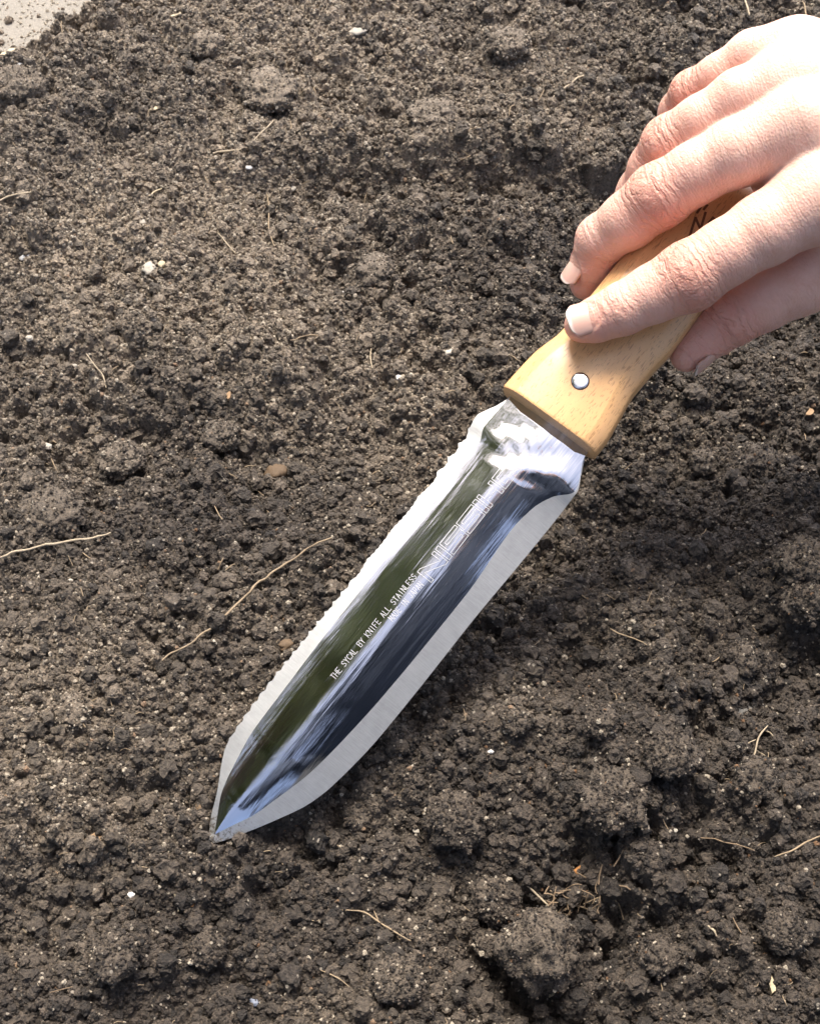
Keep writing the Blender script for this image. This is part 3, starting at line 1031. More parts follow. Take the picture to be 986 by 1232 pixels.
def fibre(name, paths, mat, label, cat="root", grp="roots and fibres on the bed", lift=0.0010, seed=1):
    """thin roots traced along the bed: paths of (px, py) with a width in pixels; branches share the one mesh"""
    g_ = np.random.default_rng(seed)
    vs, fs = [], []
    off = 0
    for pts, wpx in paths:
        pts = np.array(pts, float)
        cum = np.concatenate([[0], np.cumsum(np.linalg.norm(np.diff(pts, axis=0), axis=1))])
        n_ = max(6, int(cum[-1] / 5))
        tt = np.linspace(0, cum[-1], n_)
        xs = np.interp(tt, cum, pts[:, 0]); ys = np.interp(tt, cum, pts[:, 1])
        for _ in range(2):
            xs[1:-1] = (xs[:-2] + 2 * xs[1:-1] + xs[2:]) / 4; ys[1:-1] = (ys[:-2] + 2 * ys[1:-1] + ys[2:]) / 4
        xs[1:-1] += g_.normal(0, .25, n_ - 2); ys[1:-1] += g_.normal(0, .25, n_ - 2)
        w3 = np.array([on_soil(x, y) for x, y in zip(xs, ys)])
        z = w3[:, 2].copy()
        for _ in range(7):                                # a root bridges the gaps between crumbs
            z = np.maximum(z, np.convolve(np.pad(z, 1, mode='edge'), [.3, .4, .3], 'valid'))
        for _ in range(2):
            w3[1:-1, :2] = 0.25 * w3[:-2, :2] + 0.5 * w3[1:-1, :2] + 0.25 * w3[2:, :2]
        m_ = px_size(w3[n_ // 2])
        w3[:, 2] = z + lift + wpx * m_ * 0.3
        rad_ = 0.85 * wpx * m_ / 2 * (0.55 + 0.45 * np.sin(np.linspace(0.12, 0.9, n_) * math.pi)) * g_.uniform(.85, 1.2, n_)
        v_, f_ = tube(w3, rad_, 6)
        vs.append(v_); fs.append(f_ + off); off += len(v_)
    o = link(name, np_mesh(name, np.vstack(vs), np.vstack(fs)), mat)
    return tag(o, label, cat, grp)


def tube(path, radii, n_=8):
    path = np.asarray(path, float); vs = []
    for i, p in enumerate(path):
        t_ = unit(path[min(i + 1, len(path) - 1)] - path[max(i - 1, 0)])
        a = unit(np.cross(t_, [0.31, 0.2, 0.93])) if abs(t_[2]) < 0.95 else unit(np.cross(t_, [1, 0, 0]))
        b_ = np.cross(t_, a)
        for k in range(n_):
            an = 2 * math.pi * k / n_
            vs.append(p + radii[i] * (a * math.cos(an) + b_ * math.sin(an)))
    m_ = len(path)
    i = np.arange(m_ * n_).reshape(m_, n_); j = np.roll(i, -1, 1)
    f_ = np.stack([i[:-1], j[:-1], j[1:], i[1:]], -1).reshape(-1, 4)
    return np.array(vs), f_


ROOTS = [
    ([([(197, 801), (230, 780), (262, 758), (290, 730), (318, 706), (345, 685), (370, 668), (384, 657), (399, 654)], 3.4)], M_ROOT, "long bent root lying beside the serrated edge"),
    ([([(-12, 683), (20, 672), (60, 662), (100, 657), (136, 649)], 3.8)], M_ROOT_PALE, "straight pale root lying at the edge of the bed under the low broad clod"),
    ([([(257, 190), (272, 187), (291, 184)], 3.4)], M_ROOT_PALE, "short pale dash of root on the far bed, flatter of a close pair"),
    ([([(302, 179), (308, 168), (318, 162), (330, 151)], 2.8)], M_ROOT_PALE, "short kinked root on the far bed, steeper of a close pair"),
    ([([(-5, 250), (14, 243), (26, 239), (40, 238)], 3.0)], M_ROOT_PALE, "pale bent root crossing the edge of the far bed"),
    ([([(663, 124), (670, 112), (684, 108), (694, 99), (708, 96)], 3.0)], M_ROOT_PALE, "pale kinked root on the far bed nearest the fingertips"),
    ([([(890, -4), (893, 10), (899, 26)], 2.8)], M_ROOT_PALE, "upright pale root just beyond the knuckles"),
    ([([(963, 5), (968, 24)], 2.4)], M_ROOT, "thin short root beyond the back of the hand"),
    ([([(322, 240), (325, 260), (322, 276), (330, 300)], 2.2)], M_ROOT, "thin wavering rootlet on the middle of the far bed"),
    ([([(262, 283), (272, 296), (284, 308)], 1.8)], M_ROOT_PALE, "hair thin straight rootlet between beige stone and wavering rootlet"),
    ([([(447, 422), (444, 434), (448, 446)], 2.2)], M_ROOT_PALE, "fine upright fibre on the bed beside the handle's end"),
    ([([(412, 1098), (440, 1099), (456, 1112), (472, 1122), (494, 1136)], 2.4), ([(456, 1112), (450, 1098)], 1.8)], M_ROOT, "forked tan root on the near bed beside the largest clod"),
    ([([(903, 917), (909, 905), (907, 893), (914, 884), (921, 877)], 2.6), ([(914, 884), (928, 888)], 1.8), ([(907, 893), (897, 897)], 1.6), ([(909, 905), (918, 913)], 1.6)], M_ROOT_PALE, "branching pale rootlet on the shaded side of the bed"),
    ([([(732, 762), (750, 770), (777, 779)], 2.2)], M_ROOT, "thin straight root lying between the round clod and the plain edge"),
    ([([(85, 849), (95, 862), (105, 880)], 2.4), ([(103, 850), (122, 843)], 1.8)], M_ROOT, "short forked rootlet on the open bed above the wood chip"),
    ([([(212, 1080), (216, 1099)], 3.2)], M_STRAW, "short upright straw standing in the soil below the tip"),
    ([([(631, 1066), (645, 1080), (659, 1093), (668, 1101)], 3.0)], M_ROOT_PALE, "pale root draped over the top of the largest clod"),
    ([([(849, 1117), (857, 1120), (859, 1130)], 3.4)], M_ROOT_PALE, "curled white rootlet lying like a comma on the near bed"),
    ([([(879, 1107), (884, 1120), (896, 1131), (906, 1140)], 1.9)], M_ROOT_DARK, "thin dark rootlet beside the curled white rootlet"),
    ([([(928, 1034), (948, 1028), (968, 1016), (990, 1006)], 2.6)], M_ROOT, "tan root running off the edge of the near bed"),
    ([([(944, 1129), (960, 1140), (975, 1150), (992, 1163)], 2.4)], M_ROOT_PALE, "pale root in the near corner slanting off the edge"),
    ([([(840, 1012), (890, 1050 - 30), (905, 1052 - 26)], 2.0)], M_ROOT_DARK, "thin brown root between the flat clod and the tan root"),
    ([([(576, 955), (577, 972)], 2.0)], M_ROOT, "tiny upright rootlet on the low clod below the plain edge"),
    ([([(853, 1138), (857, 1152)], 1.8)], M_ROOT, "tiny rootlet just under the curled white rootlet"),
    ([([(110, 655 - 210), (126, 452), (129, 470)], 2.2)], M_ROOT_PALE, "bent rootlet at the edge of the bed above the smooth flat clod"),
    ([([(62, 1196), (90, 1190)], 1.8)], M_ROOT_DARK, "thin dark fibre in the near corner of the bed"),
    ([([(386, 1170), (404, 1176), (420, 1190)], 2.0)], M_ROOT, "fine tan fibre on the near bed far below the blade"),
    ([([(350, 655 - 240), (372, 408), (396, 412)], 2.0)], M_ROOT, "faint curved fibre on the open bed above the brown stone"),
    ([([(180, 240), (196, 232)], 2.4)], M_STRAW, "short straw lying on the far bed below the splinter"),
    ([([(458, 70), (466, 58)], 2.2)], M_ROOT_PALE, "tiny pale fibre beside the cream pebble"),
]
for k_, (paths, mt, lb) in enumerate(ROOTS):
    fibre("root", paths, mt, lb, seed=k_ + 60, lift=0.0022 if k_ < 2 else 0.0010)
# a tuft of brown rotted fibre beside the largest clod
g2 = np.random.default_rng(99)
tuft = []
for k_ in range(34):
    x, y = g2.normal(698, 22), g2.normal(1084, 13); a = g2.uniform(0, 6.28); l_ = g2.uniform(8, 26)
    c_ = g2.uniform(-5, 5)
    tuft.append(([(x, y), (x + math.cos(a) * l_ / 2 + c_, y + math.sin(a) * l_ / 2 - c_), (x + math.cos(a) * l_, y + math.sin(a) * l_)], g2.uniform(1.3, 2.6)))
fibre("root_tuft", tuft, M_ROOT_DARK, "brown matted tuft of rotted fibres beside the largest clod", "root tuft", lift=0.0022, seed=98)
fibre("root", [([(700, 1092), (720, 1080), (742, 1084), (748, 1110)], 2.0), ([(670, 1102), (690, 1090), (706, 1096)], 2.6)], M_ROOT, "tan root looping through the brown matted tuft", seed=97)
# hair-fine fibres and flecks nobody could count
fl = []
for k_ in range(260):
    x, y = g2.uniform(-20, 1000), g2.uniform(0, 1240); a = g2.uniform(0, 6.28); l_ = g2.uniform(5, 15); c_ = g2.normal(0, 2)
    fl.append(([(x, y), (x + math.cos(a) * l_ / 2 + c_, y + math.sin(a) * l_ / 2 + c_), (x + math.cos(a) * l_, y + math.sin(a) * l_)], g2.uniform(0.8, 1.7)))
o = fibre("fine_litter", fl, M_ROOT, None, None, None, seed=96)
tag(o, kind='stuff')

# loose crumbs lying on the bed
NCR = 420000
g = np.random.default_rng(31)
t = g.random(NCR)
cy = 0.03 + 0.70 * (0.80 * t + 0.20 * t * t)
cx = (0.307 * (0.331 + 0.5736 * cy) * 1.35) * g.uniform(-1, 1, NCR)
rad = 0.00030 * (1 - g.random(NCR)) ** (-1 / 3.1)
rad = np.minimum(rad, 0.0026) * (0.85 + 0.45 * (cy / 0.6))
cz = soil_z(cx, cy) + rad * g.uniform(-0.15, 0.55, NCR)
keep = cz + rad * 0.9 < under_blade(cx, cy, 0.0016, 0.0005)
cx, cy, cz, rad = cx[keep], cy[keep], cz[keep], rad[keep]
# coarser crumbs among the fine ones, most of them where the earth was freshly turned
nb = 13000
by = 0.03 + 0.62 * g.random(nb); bx = (0.307 * (0.331 + 0.5736 * by) * 1.3) * g.uniform(-1, 1, nb)
bk = g.random(nb) < 0.25 + 0.75 * (1 - dryness(bx, by))
bx, by = bx[bk], by[bk]
br = np.minimum(0.0010 * (1 - g.random(len(bx))) ** (-1 / 2.9), 0.0034)
bz = soil_z(bx, by) + br * g.uniform(-0.25, 0.35, len(bx))
bk = (bz + br < under_blade(bx, by, 0.0016, 0.001)) & (np.hypot(bx - TIP[0], by - TIP[1]) > 0.012)
for o in [o for o in bpy.data.objects if o.name.startswith('soil_clod')]:
    bk &= np.hypot(bx - o.location.x, by - o.location.y) > o.scale[0] * 1.05
cx, cy, cz, rad = (np.concatenate([a, b_[bk]]) for a, b_ in ((cx, bx), (cy, by), (cz, bz), (rad, br)))
# grains that spilled on to the path, and the grains caked all over the clods
onp = cz < -0.053
kp = ~onp | (g.random(len(cz)) < 0.09)
spilt = onp[kp]
cx, cy, cz, rad = cx[kp], cy[kp], cz[kp], rad[kp]
cz = np.maximum(cz, -0.052 + rad * 0.3)
cov = np.vstack(COVER)
cx, cy, cz = (np.concatenate([a, cov[:, k]]) for k, a in enumerate((cx, cy, cz))); rad = np.concatenate([rad, cov[:, 3]])
n = len(cx)
pm = bpy.data.meshes.new("soil_crumbs")
pm.vertices.add(n); pm.vertices.foreach_set('co', np.stack([cx, cy, cz], -1).astype(np.float32).ravel())
tn = g.random(n)
tn[:len(spilt)] = np.where(spilt, 0.93 + 0.07 * tn[:len(spilt)], tn[:len(spilt)])
tn = np.where((rad > 0.00095) & (tn > 0.71), tn * 0.71, tn)        # only grit is pale, never the clods
attr(pm, 'tone', tn)
attr(pm, 'dryness', dryness(cx, cy))
attr(pm, 'size', rad)
attr(pm, 'pick', g.integers(0, 10, n))
attr(pm, 'turn', g.uniform(0, 6.283, (n, 3)), 'FLOAT_VECTOR')
crumbs = link("soil_crumbs", pm, M_CRUMB)
tag(crumbs, kind='stuff')
ng = bpy.data.node_groups.new("scatter_crumbs", 'GeometryNodeTree')
ng.interface.new_socket("Geometry", in_out='INPUT', socket_type='NodeSocketGeometry')
ng.interface.new_socket("Geometry", in_out='OUTPUT', socket_type='NodeSocketGeometry')
gi = ng.nodes.new('NodeGroupInput'); go = ng.nodes.new('NodeGroupOutput')
g2i = ng.nodes.new('GeometryNodeGeometryToInstance')
for k in range(10):
    ico = ng.nodes.new('GeometryNodeMeshIcoSphere'); ico.inputs['Radius'].default_value = 1.0; ico.inputs['Subdivisions'].default_value = 3
    sp = ng.nodes.new('GeometryNodeSetPosition')
    no = ng.nodes.new('ShaderNodeTexNoise'); no.noise_dimensions = '4D'
    no.inputs['W'].default_value = 3.7 * k; no.inputs['Scale'].default_value = 1.25; no.inputs['Detail'].default_value = 3; no.inputs['Roughness'].default_value = 0.62
    sub = ng.nodes.new('ShaderNodeVectorMath'); sub.operation = 'SUBTRACT'; sub.inputs[1].default_value = (0.5, 0.5, 0.5)
    scl = ng.nodes.new('ShaderNodeVectorMath'); scl.operation = 'SCALE'; scl.inputs['Scale'].default_value = 2.3
    ng.links.new(no.outputs['Color'], sub.inputs[0]); ng.links.new(sub.outputs[0], scl.inputs[0])
    ng.links.new(ico.outputs['Mesh'], sp.inputs['Geometry']); ng.links.new(scl.outputs[0], sp.inputs['Offset'])
    ng.links.new(sp.outputs[0], g2i.inputs[0])
iop = ng.nodes.new('GeometryNodeInstanceOnPoints'); iop.inputs['Pick Instance'].default_value = True


def named(nm, typ):
    a = ng.nodes.new('GeometryNodeInputNamedAttribute'); a.data_type = typ; a.inputs['Name'].default_value = nm
    return a.outputs['Attribute']


ng.links.new(gi.outputs[0], iop.inputs['Points']); ng.links.new(g2i.outputs[0], iop.inputs['Instance'])
ng.links.new(named('size', 'FLOAT'), iop.inputs['Scale'])
e2r = ng.nodes.new('FunctionNodeEulerToRotation')
ng.links.new(named('turn', 'FLOAT_VECTOR'), e2r.inputs[0]); ng.links.new(e2r.outputs[0], iop.inputs['Rotation'])
ng.links.new(named('pick', 'FLOAT'), iop.inputs['Instance Index'])
sm = ng.nodes.new('GeometryNodeSetMaterial'); sm.inputs['Material'].default_value = M_CRUMB
ng.links.new(iop.outputs[0], sm.inputs['Geometry']); ng.links.new(sm.outputs[0], go.inputs[0])
crumbs.modifiers.new("scatter", 'NODES').node_group = ng

# ------------------------------------------------------------------ the hand: one continuous skin grown from a distance field
PXM = 0.000262


def jp(px, py, w):
    """joint centre from photo pixel and height over the knife's plane (mm)"""
    return knife_world(px, py, w / 1000.0)


def chain(pts):
    return [(jp(x, y, w), r * PXM * (1 - (w / 1000.0) / 0.43)) for x, y, w, r in pts]


FINGERS = {
    'index': chain([(699, 391, 14.6, 22), (716, 385, 16, 27), (748, 372, 18, 32), (786, 353, 20.5, 36), (828, 333, 24, 44), (873, 304, 27.5, 41), (918, 277, 30, 45), (985, 238, 33, 54)]),
    'middle': chain([(705, 341, -8, 21.5), (711, 321, -4, 26.5), (723, 289, 4, 32), (756, 265, 13, 36), (792, 236, 21, 41.5), (837, 208, 27, 39), (885, 184, 32, 43), (962, 150, 37, 50)]),
    'ring': chain([(735, 300, -18, 20), (752, 266, -12, 27), (770, 231, -4, 29), (787, 203, 8, 33), (806, 173, 18, 36.5), (842, 148, 26, 34), (890, 119, 32, 38), (955, 95, 36, 44)]),
    'pinky': chain([(790, 225, -22, 18), (800, 190, -16, 23), (808, 160, -8, 25), (818, 135, 4, 27), (832, 111, 14, 27.5), (865, 92, 22, 28), (905, 68, 28, 33), (958, 62, 31, 39)]),
    'thumb': chain([(824, 429, -6, 19), (834, 419, -5.5, 24), (852, 404, -4.5, 29), (880, 383, -1, 34), (915, 363, 2, 37), (960, 340, 6, 41), (1020, 312, 11, 50)]),
}
JOINTS = {'index': (2, 4), 'middle': (2, 4), 'ring': (2, 4), 'pinky': (2, 4), 'thumb': (3,)}
PALM = [chain([(985, 236, 31, 50), (1060, 225, 32, 62), (1150, 205, 30, 68)]),
        chain([(962, 150, 35, 50), (1050, 165, 35, 62), (1150, 175, 32, 66)]),
        chain([(955, 95, 33, 46), (1045, 120, 33, 58), (1150, 150, 31, 62)]),
        chain([(958, 62, 29, 39), (1045, 88, 29, 52), (1150, 130, 28, 58)]),
        chain([(1020, 318, 9, 45), (1080, 280, 15, 62), (1150, 220, 24, 62)]),
        chain([(1000, 170, 14, 50), (1090, 170, 14, 70)]),
        chain([(990, 236, 20, 44), (938, 208, 19, 30), (968, 150, 24, 44)]),
        chain([(1150, 168, 28, 95), (1260, 190, 30, 92), (1420, 225, 34, 98), (1640, 270, 40, 118)])]

VOX = 0.00058
allp = np.array([p for c in list(FINGERS.values()) + PALM[:-1] for p, r in c])
lo = allp.min(0) - 0.016; hi = allp.max(0) + 0.026
hi[0] = min(hi[0], jp(1215, 170, 28)[0])
dims = np.ceil((hi - lo) / VOX).astype(int)
ax_ = [lo[i] + VOX * np.arange(dims[i]) for i in range(3)]
P3 = [a.astype(np.float32) for a in ax_]


def cone_field(a, ra, b, rb, F_, k):
    """smooth-union a rounded cone from a to b into field F_, touching only its neighbourhood"""
    m_ = max(ra, rb) + 0.012
    l3 = np.minimum(a, b) - m_; h3 = np.maximum(a, b) + m_
    s3 = [slice(max(0, int((l3[i] - lo[i]) / VOX)), max(0, min(dims[i], int((h3[i] - lo[i]) / VOX) + 2))) for i in range(3)]
    if any(s.stop <= s.start for s in s3): return
    x = P3[0][s3[0]][:, None, None]; y = P3[1][s3[1]][None, :, None]; z = P3[2][s3[2]][None, None, :]
    ab = b - a; L2 = ab @ ab
    tt = np.clip(((x - a[0]) * ab[0] + (y - a[1]) * ab[1] + (z - a[2]) * ab[2]) / L2, 0, 1)
    d = np.sqrt((x - a[0] - tt * ab[0]) ** 2 + (y - a[1] - tt * ab[1]) ** 2 + (z - a[2] - tt * ab[2]) ** 2) - (ra + (rb - ra) * tt)
    o = F_[s3[0], s3[1], s3[2]]
    F_[s3[0], s3[1], s3[2]] = smin(o, d.astype(np.float32), k)


def smin(a, b, k):
    if k <= 0: return np.minimum(a, b)
    h_ = np.maximum(k - np.abs(a - b), 0) / k
    return np.minimum(a, b) - h_ * h_ * k * 0.25


def field(ch, k):
    F_ = np.full(dims, 0.03, np.float32)
    for (a, ra), (b, rb) in zip(ch[:-1], ch[1:]):
        cone_field(np.array(a), ra, np.array(b), rb, F_, k)
    return F_


palm = np.full(dims, 0.03, np.float32)
for c in PALM:
    for (a, ra), (b, rb) in zip(c[:-1], c[1:]):
        cone_field(np.array(a), ra, np.array(b), rb, palm, 0.010)
fing = np.full(dims, 0.03, np.float32)
for nm in ('pinky', 'ring', 'middle', 'index'):
    fing = smin(fing, field(FINGERS[nm], 0.003), 0.0012)
# webs between the finger roots
hand_f = smin(palm, fing, 0.007)
hand_f = smin(hand_f, field(FINGERS['thumb'], 0.003), 0.0025)

# press the fingers flat where they meet the handle
gxw, gyw, gzw = np.meshgrid(*P3, indexing='ij')
rel = np.stack([gxw - TIP[0], gyw - TIP[1], gzw - TIP[2]], -1)
lu = rel @ KX.astype(np.float32); lv = rel @ KY.astype(np.float32); lw = rel @ KZ.astype(np.float32)
del rel, gxw, gyw, gzw
uq = np.linspace(U_H0, U_H1 + .02, 200); hl_, hr_ = handle_lims(uq)
hl3 = np.interp(lu, uq, hl_).astype(np.float32); hr3 = np.interp(lu, uq, hr_).astype(np.float32)
dv = np.abs(lv - 0.5 * (hl3 + hr3)) - (0.5 * (hl3 - hr3) - 0.006); dw = np.abs(lw) - (TH - 0.005)
du = np.maximum(U_H0 - lu, lu - U_H1)
dh = np.sqrt(np.maximum(dv, 0) ** 2 + np.maximum(dw, 0) ** 2) + np.minimum(np.maximum(dv, dw), 0) - 0.0055
dh = np.maximum(dh, du)
hand_f = np.maximum(hand_f, -(dh + 0.0001))
del hl3, hr3, dv, dw, du, dh, lu, lv, lw


def surface_nets(D, org, h_):
    S = D < 0
    c = np.zeros(tuple(s - 1 for s in D.shape), np.uint8)
    sl = lambda o, n_: slice(o, n_ - 1 + o)
    for i in (0, 1):
        for j in (0, 1):
            for k in (0, 1):
                c += S[sl(i, D.shape[0]), sl(j, D.shape[1]), sl(k, D.shape[2])]
    act = (c > 0) & (c < 8)
    idx = -np.ones(act.shape, np.int32)
    ijk = np.argwhere(act)
    idx[act] = np.arange(len(ijk))
    acc = np.zeros((len(ijk), 3)); cnt = np.zeros(len(ijk))
    cor = [(i, j, k) for i in (0, 1) for j in (0, 1) for k in (0, 1)]
    vals = {q_: D[ijk[:, 0] + q_[0], ijk[:, 1] + q_[1], ijk[:, 2] + q_[2]] for q_ in cor}
    for a in cor:
        for ax in range(3):
            if a[ax]: continue
            b_ = list(a); b_[ax] = 1; b_ = tuple(b_)
            va, vb = vals[a], vals[b_]
            x_ = (va < 0) != (vb < 0)
            t_ = np.where(x_, va / np.where(x_, va - vb, 1), 0)
            p = np.array(a, float)[None, :].repeat(len(ijk), 0); p[:, ax] += t_
            acc[x_] += p[x_]; cnt[x_] += 1
    v_ = org + h_ * (ijk + acc / cnt[:, None])
    faces = []
    for ax in range(3):
        o1, o2 = [(1, 2), (2, 0), (0, 1)][ax]
        A = [slice(None)] * 3; B = [slice(None)] * 3
        A[ax] = slice(0, -1); B[ax] = slice(1, None)
        for o in (o1, o2): A[o] = B[o] = slice(1, -1)
        sa, sb = S[tuple(A)], S[tuple(B)]
        e = np.argwhere(sa != sb)
        flip = sb[e[:, 0], e[:, 1], e[:, 2]]
        cell = e.copy(); cell[:, o1] += 1; cell[:, o2] += 1

        def get(d1, d2):
            q_ = cell.copy(); q_[:, o1] += d1; q_[:, o2] += d2
            return idx[q_[:, 0], q_[:, 1], q_[:, 2]]
        f_ = np.stack([get(-1, -1), get(0, -1), get(0, 0), get(-1, 0)], -1)
        f_[flip] = f_[flip][:, ::-1]
        faces.append(f_)
    return v_, np.vstack(faces)


hv, hf = surface_nets(hand_f, lo, VOX)
hf = hf[(hf >= 0).all(1)]
# relax the grid pattern
def relax(v, f, it, lam):
    e = np.vstack([f[:, [0, 1]], f[:, [1, 2]], f[:, [2, 3]], f[:, [3, 0]]])
    n_ = len(v)
    cnt = np.bincount(e[:, 0], minlength=n_) + np.bincount(e[:, 1], minlength=n_)
    for k in range(it):
        s = np.stack([np.bincount(e[:, 0], v[e[:, 1], i], n_) + np.bincount(e[:, 1], v[e[:, 0], i], n_) for i in range(3)], -1) / np.maximum(cnt, 1)[:, None]
        v = v + (lam if k % 2 == 0 else -lam * 1.02) * (s - v)
    return v


hv = relax(hv, hf, 10, 0.6)

# per-vertex skin data: distance along the nearest finger (mm), wrinkling at its joints, redness
along = np.zeros(len(hv)); wrk = np.full(len(hv), 0.06); red = np.full(len(hv), 0.10)
best = np.full(len(hv), 1e9)
for nm, ch in FINGERS.items():
    pts = np.array([p for p, r in ch]); rads = np.array([r for p, r in ch])
    cum = np.concatenate([[0], np.cumsum(np.linalg.norm(np.diff(pts, axis=0), axis=1))])
    for k in range(len(pts) - 1):
        a, b_ = pts[k], pts[k + 1]; ab = b_ - a
        tt = np.clip(((hv - a) @ ab) / (ab @ ab), 0, 1)
        d = np.linalg.norm(hv - a - tt[:, None] * ab, axis=1) - (rads[k] + (rads[k + 1] - rads[k]) * tt)
        u = d < best
        best = np.where(u, d, best)
        s = (cum[k] + tt * (cum[k + 1] - cum[k]))
        w_ = np.full(len(hv), 0.17)
        for j in JOINTS[nm]:
            big = 1.0 if (j == 4 or nm == 'thumb') else 0.5
            w_ = np.maximum(w_, big * np.exp(-((s - cum[j]) / (0.0085 if j == 4 else 0.006)) ** 2))
        rr = 0.20 + 0.5 * np.exp(-((s - cum[JOINTS[nm][-1]]) / 0.011) ** 2) + 0.45 * np.exp(-(s / 0.014) ** 2)
        far_ = smoothstep(cum[-1] * 0.78, cum[-1], s)
        w_ = w_ * (1 - far_) + 0.06 * far_; rr = rr * (1 - far_) + 0.10 * far_
        along = np.where(u, s * 1000, along); wrk = np.where(u, w_, wrk); red = np.where(u, rr, red)
inpalm = best > 0.004
wrk = np.where(inpalm, 0.06, wrk); red = np.where(inpalm, 0.12, red)

person = bpy.data.objects.new("person", None)
COL.objects.link(person)
tag(person, "bare right hand gripping the beech handle, index finger laid along it", "person")
bvh = BVHTree.FromPolygons([tuple(v) for v in hv], [tuple(f) for f in hf])
nails = []


def nail(c0, tipdir, wdir, length, width, rad_):
    """curved nail plate: c0 a point on the finger, tipdir towards the free edge, wdir out of the finger"""
    global hv
    n_ = unit(wdir); t_ = unit(tipdir - n_ * (tipdir @ n_)); b_ = np.cross(n_, t_)
    N_ = 26
    gx, gy = np.meshgrid(np.linspace(-1, 1, N_ + 1), np.linspace(-1, 1, N_ + 1), indexing='ij')
    wf = np.where(gx < 0.0, np.sqrt(np.clip(1 - (-gx) ** 2.4 * 0.90, 0.05, 1)), 1.0 - 0.20 * np.clip((gx - 0.55) / 0.45, 0, 1) ** 2) * (0.96 + 0.04 * gx)
    xs = np.where(gx > 0, gx * (1 - 0.34 * gy ** 4 * gx), gx * (1 - 0.10 * gy * gy))
    ys = gy * wf
    drop = (ys * width / 2) ** 2 / (2 * rad_) + np.clip(-xs, 0, 1) ** 2 * 0.0003 + np.clip(xs, 0, 1) ** 2 * 0.00045
    base = c0 + (xs[..., None] * t_ * length / 2 + ys[..., None] * b_ * width / 2)
    off = []
    for a in range(6, N_ - 6, 2):
        for c in range(9, N_ - 8, 2):
            p = base[a, c]
            hit = bvh.ray_cast(Vector(p + n_ * 0.010), Vector(-n_), 0.03)
            if hit[0] is not None: off.append((np.array(hit[0]) - p) @ n_ + drop[a, c])
    z0 = np.median(off) if off else 0.0
    edge = np.clip((np.maximum(np.abs(gy), np.clip(-gx, 0, 1)) - 0.86) / 0.14, 0, 1)
    top = base + n_ * (z0 - drop + 0.00038 - 0.00030 * edge ** 2)[..., None]
    # bed the plate in: the skin sinks under it and rises in a fold round its sides and root
    rel = hv - c0
    qx, qy, qz = rel @ t_ / (length / 2), rel @ b_ / (width / 2), rel @ n_
    ww = np.interp(qx, np.linspace(-1, 1, N_ + 1), wf[:, N_ // 2], left=wf[0, 0], right=wf[-1, 0])
    out = np.maximum(np.abs(qy) / ww, np.maximum(-qx, 0))
    near = (np.abs(qz - z0) < 0.005) & (qx < 1.0)
    push = np.where(out < 1.0, -0.00030 * smoothstep(1.0, 0.9, out), 0.00028 * np.exp(-((out - 1.13) / 0.10) ** 2)) * (1 - smoothstep(0.7, 1.0, qx))
    hv = hv + n_ * np.where(near, push, 0)[:, None]
    N2 = (N_ + 1) ** 2
    tv = top.reshape(-1, 3); bv2 = tv - n_ * 0.00055
    f1 = grid_faces(N_ + 1, N_ + 1)
    i = np.arange(N_ + 1); nn = N_ + 1
    rim = np.concatenate([i * nn, N_ * nn + i[1:], (i[::-1] * nn + N_)[1:], i[::-1][1:-1]])
    rn = np.roll(rim, -1)
    sides = np.stack([rim, rn, rn + N2, rim + N2], -1)
    me_ = np_mesh("fingernail", np.vstack([tv, bv2]), np.vstack([f1, f1[:, ::-1] + N2, sides]))
    al = ((gx + 1) / 2).ravel()
    attr(me_, 'along', np.concatenate([al, al]))
    attr(me_, 'edge', np.concatenate([edge.ravel(), edge.ravel()]))
    bm = bmesh.new(); bm.from_mesh(me_); bmesh.ops.recalc_face_normals(bm, faces=bm.faces); bm.to_mesh(me_); bm.free()
    nails.append(me_)


def img(dx, dy, toward):
    """world direction from image right, image down and towards the viewer"""
    return unit(RGT * dx - UPV * dy - FWD * toward)


def fpoint(nm, k, t_):
    (a, ra), (b_, rb) = FINGERS[nm][k], FINGERS[nm][k + 1]
    return np.array(a) * (1 - t_) + np.array(b_) * t_, ra * (1 - t_) + rb * t_


def tip_dir(nm): return FINGERS[nm][0][0] - FINGERS[nm][2][0]


wd = img(-0.07, -0.19, 0.97); c, r = jp(700.5, 390, 15), 0.0062
nail(c + wd * r, tip_dir('index'), wd, 0.0110, 0.0112, 0.0072)
wd = img(-0.80, -0.30, 0.52); c, r = fpoint('middle', 0, 0.35)
nail(c + wd * r, tip_dir('middle'), wd, 0.0104, 0.0100, 0.0066)
wd = img(0.66, 0.74, 0.06); c, r = fpoint('thumb', 0, 0.95)
nail(c + wd * r, tip_dir('thumb'), wd, 0.0125, 0.0118, 0.0078)

hme = np_mesh("hand", hv, hf)
attr(hme, 'along', along); attr(hme, 'wrinkle', wrk); attr(hme, 'redness', red)
hand = link("hand", hme, M_SKIN, person)
for nme in nails: link("fingernail", nme, M_NAIL, hand)

